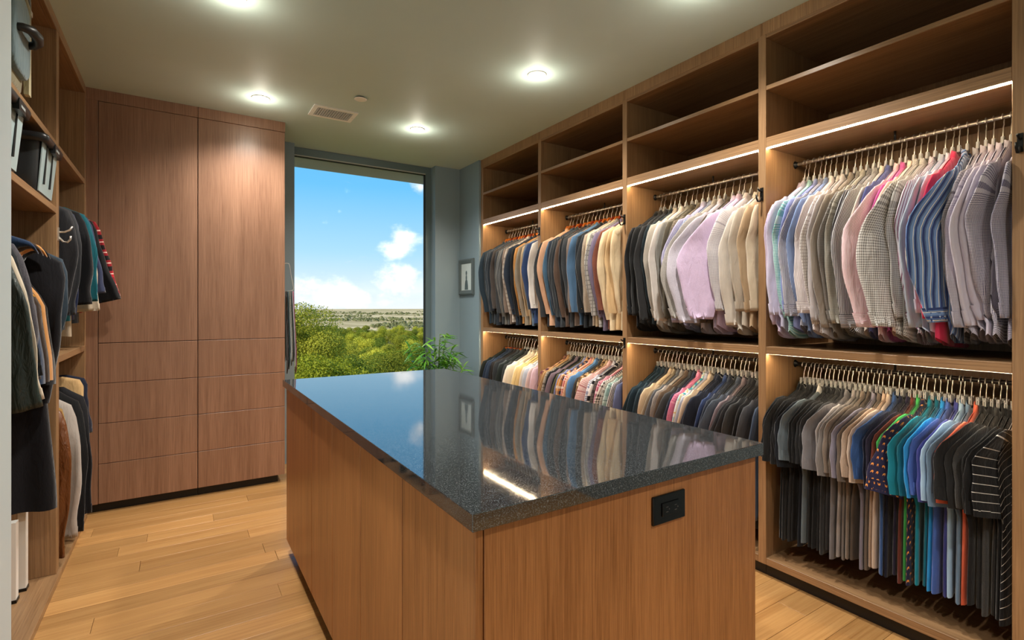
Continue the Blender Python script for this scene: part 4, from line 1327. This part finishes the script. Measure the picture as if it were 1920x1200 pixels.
# ---- storage bins
def storage_bin(y0, y1, label):
    xf, zb = -0.49, LS['bin1']
    cy = (y0 + y1) / 2
    t = thing('storage_bin', label, 'storage bin', (xf - 0.22, cy, zb), group='lidded plastic storage bins')
    hy = (y1 - y0) / 2; hx = 0.21; H = 0.235
    body = plain('painted_bin_sheen', lin('A9BFC2'), 0.3); dark = plain('black_bin_plastic', lin('17181A'), 0.35)
    rings = []
    n = 32
    for z, k in ((0.0, 0.90), (0.004, 0.92), (0.10, 0.95), (H - 0.02, 0.985), (H, 1.0)):
        ring = []
        for j in range(n):
            a = 2 * PI * j / n; ca, sa = math.cos(a), math.sin(a)
            ring.append((hx * k * math.copysign(abs(ca) ** 0.13, ca), hy * k * 0.95 * math.copysign(abs(sa) ** 0.13, sa), z))
        rings.append(ring)
    MB().loft(rings, True, False).build('tub', plain('charcoal_bin_plastic', lin('2C2E30'), 0.35), t)
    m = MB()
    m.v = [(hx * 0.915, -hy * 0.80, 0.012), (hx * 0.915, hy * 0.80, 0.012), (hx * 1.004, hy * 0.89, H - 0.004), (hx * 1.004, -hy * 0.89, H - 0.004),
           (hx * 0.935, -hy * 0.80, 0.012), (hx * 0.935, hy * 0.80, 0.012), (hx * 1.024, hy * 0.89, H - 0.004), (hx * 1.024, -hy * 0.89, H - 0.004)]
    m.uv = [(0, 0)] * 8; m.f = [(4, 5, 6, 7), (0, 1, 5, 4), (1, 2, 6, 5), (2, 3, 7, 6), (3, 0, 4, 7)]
    m.build('front_panel', body, t, smooth=False)  # pale slab paints daylight sheen onto the dark tub's front
    for yy in (-0.075, 0.045):
        MB().tube([(hx * 0.965, yy, 0.05), (hx * 1.02, yy, H - 0.01)], 0.005, 6).build('rib', dark, t, smooth=False)
    rings = []
    for z, k in ((H - 0.016, 1.02), (H - 0.020, 1.10), (H + 0.006, 1.13), (H + 0.018, 1.10), (H + 0.020, 1.02), (H + 0.016, 0.95), (H + 0.020, 0.5)):
        ring = []
        for j in range(n):
            a = 2 * PI * j / n; ca, sa = math.cos(a), math.sin(a)
            ring.append((hx * k * math.copysign(abs(ca) ** 0.14, ca), hy * min(k, 1.06) * math.copysign(abs(sa) ** 0.14, sa), z))
        rings.append(ring)
    lid = MB().loft(rings, False, True).build('lid', dark, t)
    MB().box(hx * 1.05, hx * 1.135, -0.045, 0.045, H - 0.036, H + 0.004).build('latch', dark, lid, smooth=False)
    MB().box(hx * 1.13, hx * 1.145, -0.028, 0.028, H - 0.024, H - 0.014).build('latch_slot', plain('pale_latch', lin('A8B0B0'), 0.3), lid, smooth=False)
    return t


storage_bin(2.33, 2.645, 'dark storage bin with painted front sheen and black lid below the canvas travel bag')
storage_bin(2.94, 3.275, 'dark storage bin with painted front sheen and black lid beside the closet upright')

# ---- travel bag on the upper shelf
t = thing('travel_bag', 'khaki canvas travel bag with black handle above the storage bins', 'bag', (-0.70, 2.60, LS['up1']))
kh = fabric('8C8466', None, 0.8); bl = fabric('6E8288', None, 0.7); bk = plain('black_rubber_grip', lin('1B1A1A'), 0.4)
rings = []
n = 36
for z, k in ((0, 0.86), (0.02, 0.95), (0.15, 1.0), (0.30, 0.99), (0.40, 0.94), (0.45, 0.82), (0.47, 0.5)):
    ring = []
    for j in range(n):
        a = 2 * PI * j / n; ca, sa = math.cos(a), math.sin(a)
        ring.append((0.195 * k * math.copysign(abs(ca) ** 0.5, ca), 0.20 * k * math.copysign(abs(sa) ** 0.45, sa), z))
    rings.append(ring)
MB().loft(rings, True, True).build('body', kh, t)
pr = []
for xx, kk in ((0.180, 1.0), (0.200, 1.0), (0.208, 0.93), (0.210, 0.6)):
    pr.append([(xx, 0.12 * kk * math.copysign(abs(math.cos(2 * PI * j / 28)) ** 0.4, math.cos(2 * PI * j / 28)), 0.20 + 0.15 * kk * math.copysign(abs(math.sin(2 * PI * j / 28)) ** 0.4, math.sin(2 * PI * j / 28))) for j in range(28)])
MB().loft(pr, False, True).build('front_panel', bl, t)
for yy in (-0.15, 0.15):
    MB().box(0.184, 0.200, yy - 0.018, yy + 0.018, 0.02, 0.40).build('strap', fabric('B7AE8C', None), t, smooth=False)
MB().tube([(0.19, -0.085, 0.19), (0.222, -0.08, 0.195), (0.240, -0.055, 0.20), (0.248, 0.0, 0.20), (0.240, 0.055, 0.20), (0.222, 0.08, 0.195), (0.19, 0.085, 0.19)], [0.013, 0.015, 0.017, 0.018, 0.017, 0.015, 0.013], 12).build('handle', bk, t)
for dz, mm in ((0.0, bk), (-0.035, kh), (0.03, kh)):
    MB().tube([(0.14, -0.15, 0.43 + dz), (0.185, -0.08, 0.42 + dz), (0.200, 0.0, 0.40 + dz), (0.200, 0.08, 0.37 + dz), (0.190, 0.15, 0.33 + dz), (0.172, 0.19, 0.28 + dz)], 0.014, 10).build('rolled_strap', mm, t)
MB().box(0.196, 0.206, 0.12, 0.16, 0.335, 0.355).build('buckle', M_CHROME, t, smooth=False)

# ---- folded white step ladder in the closet
t = thing('step_ladder', 'folded white metal step ladder leaning below the long black overcoat', 'ladder', (-0.625, 3.19, LS['base']))
for k, (dy, dx, h) in enumerate(((-0.065, 0.0, 0.355), (0.045, 0.012, 0.365))):
    m = MB(); m.box(dx - 0.014, dx + 0.014, dy - 0.022, dy + 0.022, 0.012, h); m.build('rail', M_WHITE, t, smooth=False)
    m = MB(); m.box(dx - 0.017, dx + 0.017, dy - 0.025, dy + 0.025, 0.0, 0.014); m.build('rubber_foot', M_BLACK, t, smooth=False)
for k in range(2):
    MB().box(-0.36, -0.012, -0.08, -0.03, 0.12 + 0.18 * k, 0.145 + 0.18 * k).build('tread', plain('ladder_tread', lin('9AA3A6'), 0.5), t, smooth=False)
MB().box(-0.40, -0.37, -0.09, 0.08, 0.0, 0.36).build('rear_frame', M_WHITE, t, smooth=False)

# ---- neckties on a wire hanger at the cabinet side
t = thing('tie_hanger', 'thin wire hanger with ties on the side of the walnut cabinet', 'hanger', (0.676, 4.42, 1.69))
MB().tube([(0.0, 0, -0.012), (0.03, 0, 0.0), (0.052, 0, -0.002), (0.058, 0, -0.02), (0.066, 0, -0.08), (0.088, 0, -0.20), (0.082, 0, -0.215), (0.03, 0, -0.225), (0.004, 0, -0.226)], 0.0022, 6).build('wire', M_CHROME, t)
MB().box(0.0, 0.004, -0.012, 0.012, -0.03, 0.01).build('hook_plate', M_CHROME, t, smooth=False)
ties = [('dark green dotted', '1F3A36', TW('4C6A64')), ('black striped', '1B2024', S('6C7377', 0.012, 0.2)), ('deep teal', '20454A', None), ('bottle green woven', '2B4A44', TW('C2C6B2')), ('charcoal silk', '2F3538', None), ('burgundy striped', '6B2740', S('A25A70', 0.014, 0.3))]
for k, (nm, col, pat) in enumerate(ties):
    x = 0.676 + 0.018 + k * 0.0125; y = 4.42 + (-0.012 if k % 2 else 0.010)
    tt = thing('necktie', f'{nm} necktie hanging on wire hanger at the walnut cabinet side', 'necktie', (x, y, 1.69 - 0.226), group='neckties at the cabinet side')
    mat = fabric(col, pat, 0.5, 0.5)
    L = 0.56 + 0.03 * ((k * 3) % 4)
    for s, (ll, w1, yy) in enumerate(((L, 0.042, -0.016), (L - 0.10, 0.022, 0.016))):
        rings = []
        for q in range(11):
            tq = q / 10
            w = 0.014 + (w1 - 0.014) * tq
            z = 0.002 - ll * tq
            if q == 10: w *= 0.15
            rings.append([(0.004 * ca_ + 0.010 * math.sin(3 * tq) * tq + 0.016 * tq * (k / 5), yy * min(1, tq * 6 + 0.2) + w * sa_, z) for ca_, sa_ in [(math.cos(2 * PI * j / 10), math.sin(2 * PI * j / 10)) for j in range(10)]])
        MB().loft(rings, True, True).build('front_blade' if s == 0 else 'tail', mat, tt)

# ================================================================== PLANT
def make_plant():
    r = random.Random(5)
    base = (1.96, 4.36, 0.0)
    t = thing('potted_bamboo', 'leafy green potted bamboo plant in the corner by the window', 'plant', base)
    n = 28
    prof = [(0.0, 0.11), (0.005, 0.115), (0.20, 0.145), (0.30, 0.155), (0.31, 0.16), (0.315, 0.155), (0.30, 0.14), (0.27, 0.135)]
    MB().loft([[(rr * math.cos(2 * PI * j / n), rr * math.sin(2 * PI * j / n), z) for j in range(n)] for z, rr in prof], True, False).build('pot', plain('dark_pot_glaze', lin('3A3C3E'), 0.35), t)
    MB().loft([[(rr * math.cos(2 * PI * j / n), rr * math.sin(2 * PI * j / n), z) for j in range(n)] for z, rr in ((0.285, 0.137), (0.29, 0.06))], False, True).build('soil', plain('soil', lin('2E2218'), 0.9, bump=0.5, bscale=60), t)
    leafs = []
    for v in range(3):
        m = MB(); L = 0.10 + 0.022 * v; W = 0.0095
        vs, fs = [], []
        k = 6
        for i in range(k + 1):
            s = i / k
            w = W * math.sin(PI * min(0.97, s * 0.9 + 0.08)) ** 0.8
            z = -0.030 * s * s * (1 + 0.5 * v); x = L * s
            vs += [(x, -w, z + 0.002), (x, 0, z), (x, w, z + 0.002)]
        for i in range(k):
            a = i * 3
            fs += [(a, a + 3, a + 4, a + 1), (a + 1, a + 4, a + 5, a + 2)]
        leafs.append(mesh_of('leaf', vs, fs))
    gm = []
    for c in ('5E9A2E', '3A7A2C', '86B844'):
        m, nt, b = new_mat('bamboo_leaf_' + c)
        b.inputs['Base Color'].default_value = lin(c); b.inputs['Roughness'].default_value = 0.35
        b.inputs['Subsurface Weight'].default_value = 0.0
        tr = nt.node('ShaderNodeBsdfTranslucent'); tr.inputs[0].default_value = lin(c)
        mx = nt.node('ShaderNodeMixShader'); mx.inputs[0].default_value = 0.3
        out = nt.n['Material Output']; nt.l.new(b.outputs[0], mx.inputs[1]); nt.l.new(tr.outputs[0], mx.inputs[2]); nt.l.new(mx.outputs[0], out.inputs[0])
        gm.append(m)
    for me in leafs: me.materials.append(None)
    stm = plain('bamboo_stem', lin('5E7A34'), 0.5)
    bulk = MB()
    for sidx in range(32):
        a = r.uniform(0, 2 * PI); lean = r.uniform(0.02, 0.26); h = r.uniform(0.62, 0.93) - lean * 0.9
        if sidx < 3: a = -0.3 + 0.4 * sidx; lean = 0.26; h = 0.42 + 0.06 * sidx
        pts = []
        for q in range(9):
            s = q / 8
            rr = 0.05 + lean * s ** 1.6
            pts.append(Vector((rr * math.cos(a), rr * math.sin(a) * 0.7, 0.28 + h * s)))
        st = MB().tube(pts, [0.005 - 0.0035 * q / 8 for q in range(9)], 6).build('stem', stm, t)
        for q in range(18):
            s = 0.40 + 0.60 * q / 17
            i = min(7, int(s * 8)); p = pts[i].lerp(pts[i + 1], s * 8 - i)
            rot = (r.uniform(-0.5, 0.5), r.uniform(-0.9, 0.5), a + r.uniform(-1.9, 1.9)); k = r.uniform(0.7, 1.2)
            me = leafs[r.randint(0, 2)]
            if q % 2 == 1:
                o = link('leaf', me, gm[r.choice((0, 0, 1, 2))], st, p, objmat=True)
                o.rotation_euler = rot; o.scale = (k, k, k)
            else:
                mt = Matrix.Translation(p) @ Euler(rot).to_matrix().to_4x4() @ Matrix.Scale(k, 4)
                nb = len(bulk.v)
                for vv in me.vertices: bulk.v.append(mt @ vv.co); bulk.uv.append((0, 0))
                for f in me.polygons: bulk.f.append(tuple(nb + ii for ii in f.vertices))
    o = bulk.build('foliage', gm[0], t); o['kind'] = 'stuff'


make_plant()

# ================================================================== OUTSIDE
def ground_mat():
    m, nt, b = new_mat('plain_fields')
    tc = nt.node('ShaderNodeTexCoord'); v = tc.outputs['Object']
    sep = nt.node('ShaderNodeSeparateXYZ'); nt.l.new(v, sep.inputs[0])
    n1 = nt.noise(nt.mapping(v, (0.0016, 0.0009, 1)), 1.0, 6.0, 0.6)
    n2 = nt.noise(nt.mapping(v, (0.012, 0.004, 1)), 1.0, 5.0, 0.6)
    f = nt.m('ADD', nt.m('MULTIPLY', n1, 0.6), nt.m('MULTIPLY', n2, 0.4))
    col = nt.ramp(f, [(0.36, lin('8A8258')), (0.46, lin('B79F76')), (0.55, lin('DCC296')), (0.68, lin('C9A47C'))])
    near = nt.smooth(nt.m('ADD', sep.outputs[1], nt.m('MULTIPLY', n2, 120.0)), 300.0, 420.0)
    col = nt.mix(near, lin('59602A'), col)
    nt.l.new(col, b.inputs['Base Color']); b.inputs['Roughness'].default_value = 1.0; b.inputs['Specular IOR Level'].default_value = 0.0
    return m


def terrain():
    vs, fs = [], []
    ys = [5.6, 12, 25, 45, 80, 130, 200, 300, 450, 700, 1200, 2500, 6000, 14000]
    zs = [-4.2, -5.0, -8.0, -11, -15, -18, -21, -25, -29, -32, -34, -36, -40, -46]
    xs = [-1.0, -0.5, -0.2, 0, 0.15, 0.3, 0.45, 0.7, 1.2, 2.0]
    for yv, zv in zip(ys, zs):
        for x in xs:
            vs.append((x * (yv + 30), yv, zv))
    w = len(xs)
    for i in range(len(ys) - 1):
        for j in range(w - 1):
            a = i * w + j; fs.append((a, a + 1, a + w + 1, a + w))
    o = link('ground_outside', mesh_of('ground_outside', vs, fs), ground_mat()); o['kind'] = 'structure'


terrain()


def ground_z(y):
    ys = [5.6, 12, 25, 45, 80, 130, 200, 300, 450, 700, 1200, 2500, 6000, 14000]
    zs = [-4.2, -5.0, -8.0, -11, -15, -18, -21, -25, -29, -32, -34, -36, -40, -46]
    for i in range(len(ys) - 1):
        if ys[i] <= y <= ys[i + 1]:
            f = (y - ys[i]) / (ys[i + 1] - ys[i]); return zs[i] + (zs[i + 1] - zs[i]) * f
    return zs[-1]


def leaf_mat(name, c1, c2):
    m, nt, b = new_mat(name)
    oi = nt.node('ShaderNodeObjectInfo'); tc = nt.node('ShaderNodeTexCoord')
    n = nt.noise(tc.outputs['Object'], 1.1, 3.0)
    n2 = nt.noise(tc.outputs['Object'], 7.0, 1.0)
    f = nt.m('ADD', nt.m('MULTIPLY', n, 0.5), nt.m('ADD', nt.m('MULTIPLY', n2, 0.35), nt.m('MULTIPLY', nt.m('SUBTRACT', oi.outputs['Random'], 0.3), 0.35)))
    col = nt.ramp(f, [(0.28, lin(c1)), (0.72, lin(c2))])
    nt.l.new(col, b.inputs['Base Color']); b.inputs['Roughness'].default_value = 0.6; b.inputs['Specular IOR Level'].default_value = 0.15
    tr = nt.node('ShaderNodeBsdfTranslucent'); nt.l.new(col, tr.inputs[0])
    mx = nt.node('ShaderNodeMixShader'); mx.inputs[0].default_value = 0.22
    out = nt.n['Material Output']; nt.l.new(b.outputs[0], mx.inputs[1]); nt.l.new(tr.outputs[0], mx.inputs[2]); nt.l.new(mx.outputs[0], out.inputs[0])
    return m


LEAF = [leaf_mat('bright_green_leaves', '8C8E1C', 'D8CE48'), leaf_mat('olive_green_leaves', '70751C', 'BDB43C'), leaf_mat('deep_green_leaves', '53641C', '98A034')]
BARK = plain('tree_bark', lin('6B5D4C'), 0.9, bump=0.5, bscale=20)


def crown_mesh(seed, R, Hh, nleaf, leaf, blobs=9):
    """irregular crown of leaf sprays, base of crown at z=0"""
    r = random.Random(seed)
    cen = []
    for b in range(blobs):
        a = r.uniform(0, 2 * PI); rr = R * 0.62 * math.sqrt(r.random()); z = Hh * (0.22 + 0.62 * r.random())
        rr *= 1 - 0.5 * max(0, z / Hh - 0.5)
        cen.append((rr * math.cos(a), rr * math.sin(a), z, R * r.uniform(0.20, 0.46) * (1.15 if blobs < 20 else 0.85)))
    vs, fs = [], []
    for k in range(nleaf):
        cx, cy, cz, cr = r.choice(cen)
        d = Vector((r.gauss(0, 1), r.gauss(0, 1), r.gauss(0, 1) + 0.25)).normalized()
        rad = cr * (0.70 + 0.36 * r.random())
        p = Vector((cx, cy, cz)) + Vector((d.x, d.y, d.z * 0.85)) * rad
        nrm = (d + Vector((r.uniform(-.8, .8), r.uniform(-.8, .8), r.uniform(-.8, .8)))).normalized()
        e1 = nrm.orthogonal().normalized()
        e1 = Matrix.Rotation(r.uniform(0, 6.28), 3, nrm) @ e1
        e2 = nrm.cross(e1)
        s = leaf * r.uniform(0.6, 1.3)
        b = len(vs)
        vs += [p - e1 * s, p - e2 * s * 0.55 + nrm * s * 0.15, p + e1 * s, p + e2 * s * 0.55 + nrm * s * 0.15]
        fs.append((b, b + 1, b + 2, b + 3))
    me = mesh_of('crown', vs, fs, smooth=False); me.materials.append(None)
    return me


def trunk_mesh(seed, h, R):
    r = random.Random(seed); m = MB()
    m.tube([(0, 0, 0), (r.uniform(-.2, .2), r.uniform(-.2, .2), h * 0.5), (r.uniform(-.3, .3), r.uniform(-.3, .3), h)], [0.30, 0.22, 0.14], 7)
    for k in range(6):
        a = r.uniform(0, 6.28); z = h * r.uniform(0.55, 0.95)
        m.tube([(0, 0, z), (R * 0.15 * math.cos(a), R * 0.15 * math.sin(a), z + R * 0.10), (R * 0.34 * math.cos(a), R * 0.34 * math.sin(a), z + R * 0.22)], [0.12, 0.08, 0.03], 5)
    return m.mesh('trunk')


protos = [(crown_mesh(40 + k, 3.9, 6.0, 9000, 0.13, 14), trunk_mesh(k, 5.0, 3.6)) for k in range(4)]
near_crown = crown_mesh(91, 3.6, 7.5, 46000, 0.055, 34)
near_crown2 = crown_mesh(92, 3.0, 5.0, 34000, 0.055, 28)


def tree(me_c, me_t, x, y, ztop, hc, h_tr, mat, label, group, s=1.0, rot=0.0):
    gz = ground_z(y) - 0.3
    t = thing('broadleaf_tree', label, 'tree', (x, y, gz), rot, group)
    c = link('crown', me_c, mat, t, objmat=True); c.scale = (s, s, s); c.location = (0, 0, ztop - hc * s - gz)
    tr = link('trunk', me_t, BARK, t); tr.scale = (s, s, max(0.3, (ztop - hc * s * 0.72 - gz) / h_tr))
    return t


r = random.Random(21)
# bearing of the view through the window
def at_px(xp, dist):
    a = (xp - 960) / 967.5; s_, c_ = 0.5408, 0.8411
    dx, dy = s_ + a * c_, c_ - a * s_; l = math.hypot(dx, dy)
    return dx / l * dist, dy / l * dist


x, y = at_px(548, 30); tree(near_crown, protos[0][1], x, y, 2.5, 8.0, 5.0, LEAF[1], 'tall olive-green tree rising to the horizon outside the window', None, 1.0, 0.4)
x, y = at_px(600, 24); tree(near_crown2, protos[1][1], x, y, -0.35, 5.2, 5.0, LEAF[0], 'bright yellow-green tree at the foot of the tallest tree outside', None, 1.0, 1.4)
x, y = at_px(655, 36); tree(near_crown2, protos[2][1], x, y, -1.35, 5.2, 5.0, LEAF[2], 'dark green tree beside the bright yellow-green tree outside', None, 1.15, 2.2)
x, y = at_px(742, 42); tree(near_crown2, protos[3][1], x, y, -1.6, 5.2, 5.0, LEAF[1], 'round green tree on the slope outside behind the bamboo', None, 1.1, 4.0)
x, y = at_px(800, 33); tree(near_crown2, protos[3][1], x, y, -2.0, 5.2, 5.0, LEAF[0], 'low bright green tree outside directly behind the bamboo', None, 1.1, 5.0)
GT = 'trees in the woods below the window'
spots = []
d = 52.0
while d < 290:
    xp = 470 + r.uniform(0, 40)
    while xp < 900:
        xx, yy = at_px(xp + r.uniform(-3, 3), d + r.uniform(-3, 3))
        spots.append([xx, yy, r.randint(0, 3), r.uniform(-0.8, 1.0), r.uniform(0.85, 1.1), r.choice((0, 0, 1, 1, 2)), r.uniform(0, 6)])
        xp += 8.8 / d * 967 * r.uniform(0.92, 1.12)
    d += max(9.0, d * 0.10)
fixed = [(*at_px(655, 36), 4.2), (*at_px(742, 42), 4.2)]
for it in range(60):
    for i, a in enumerate(spots):
        for b in spots[i + 1:]:
            dx_, dy_ = b[0] - a[0], b[1] - a[1]; need = 4.75 * (a[4] + b[4]); l = math.hypot(dx_, dy_)
            if l < need:
                k = (need - l) / l * 0.5; a[0] -= dx_ * k; a[1] -= dy_ * k; b[0] += dx_ * k; b[1] += dy_ * k
        for (fx, fy, fr_) in fixed:
            dx_, dy_ = a[0] - fx, a[1] - fy; l = math.hypot(dx_, dy_); need = fr_ + 4.75 * a[4]
            if l < need: a[0] += dx_ * (need - l) / l; a[1] += dy_ * (need - l) / l
for xx, yy, k, jz, sc_, mi, ro in spots:
    d = math.hypot(xx, yy)
    ang = 0.0315 + (0.128 - 0.0315) * max(0.0, (1 / d - 1 / 300) / (1 / 52 - 1 / 300)) ** 0.8
    tree(protos[k][0], protos[k][1], xx, yy, CAMH - ang * d + jz, 6.0, 5.0, LEAF[mi],
         ['bright yellow-green', 'olive green', 'deep green'][mi] + ' tree ' + ('in the near rank of the woods below the window' if d < 95 else 'in the middle of the woods below the window' if d < 175 else 'at the far edge of the woods by the pale fields'), GT, sc_, ro)


def far_woods():
    r = random.Random(77)
    vs, fs = [], []
    for k in range(9000):
        d = 290 * (4200 / 290) ** (r.random() ** 1.3)
        xp = r.uniform(380, 1000)
        x, y = at_px(xp, d)
        # belts of trees with open fields between
        belt = math.sin(d * 0.011 + 2.0 * math.sin(xp * 0.006)) + 0.8 * math.sin(xp * 0.021 + d * 0.004)
        if d > 360 and belt < 0.45: continue
        gz = ground_z(y); R = r.uniform(1.6, 3.6) * (1 + d / 2500); h = R * r.uniform(0.7, 1.1)
        for q in range(9):
            dd = Vector((r.gauss(0, 1), r.gauss(0, 1), abs(r.gauss(0, 1)))).normalized()
            p = Vector((x, y, gz + h * 0.6)) + Vector((dd.x * R, dd.y * R, dd.z * h))
            e1 = dd.orthogonal().normalized(); e2 = dd.cross(e1); s = R * 0.55
            b = len(vs)
            vs += [p - e1 * s, p - e2 * s, p + e1 * s, p + e2 * s]
            fs.append((b, b + 1, b + 2, b + 3))
    o = link('distant_woods', mesh_of('distant_woods', vs, fs, smooth=False), leaf_mat('distant_leaves', '7B7A4C', 'A29C6C'))
    tag(o, 'belts of distant woodland across the pale plain outside', 'woods', kind='stuff')


far_woods()
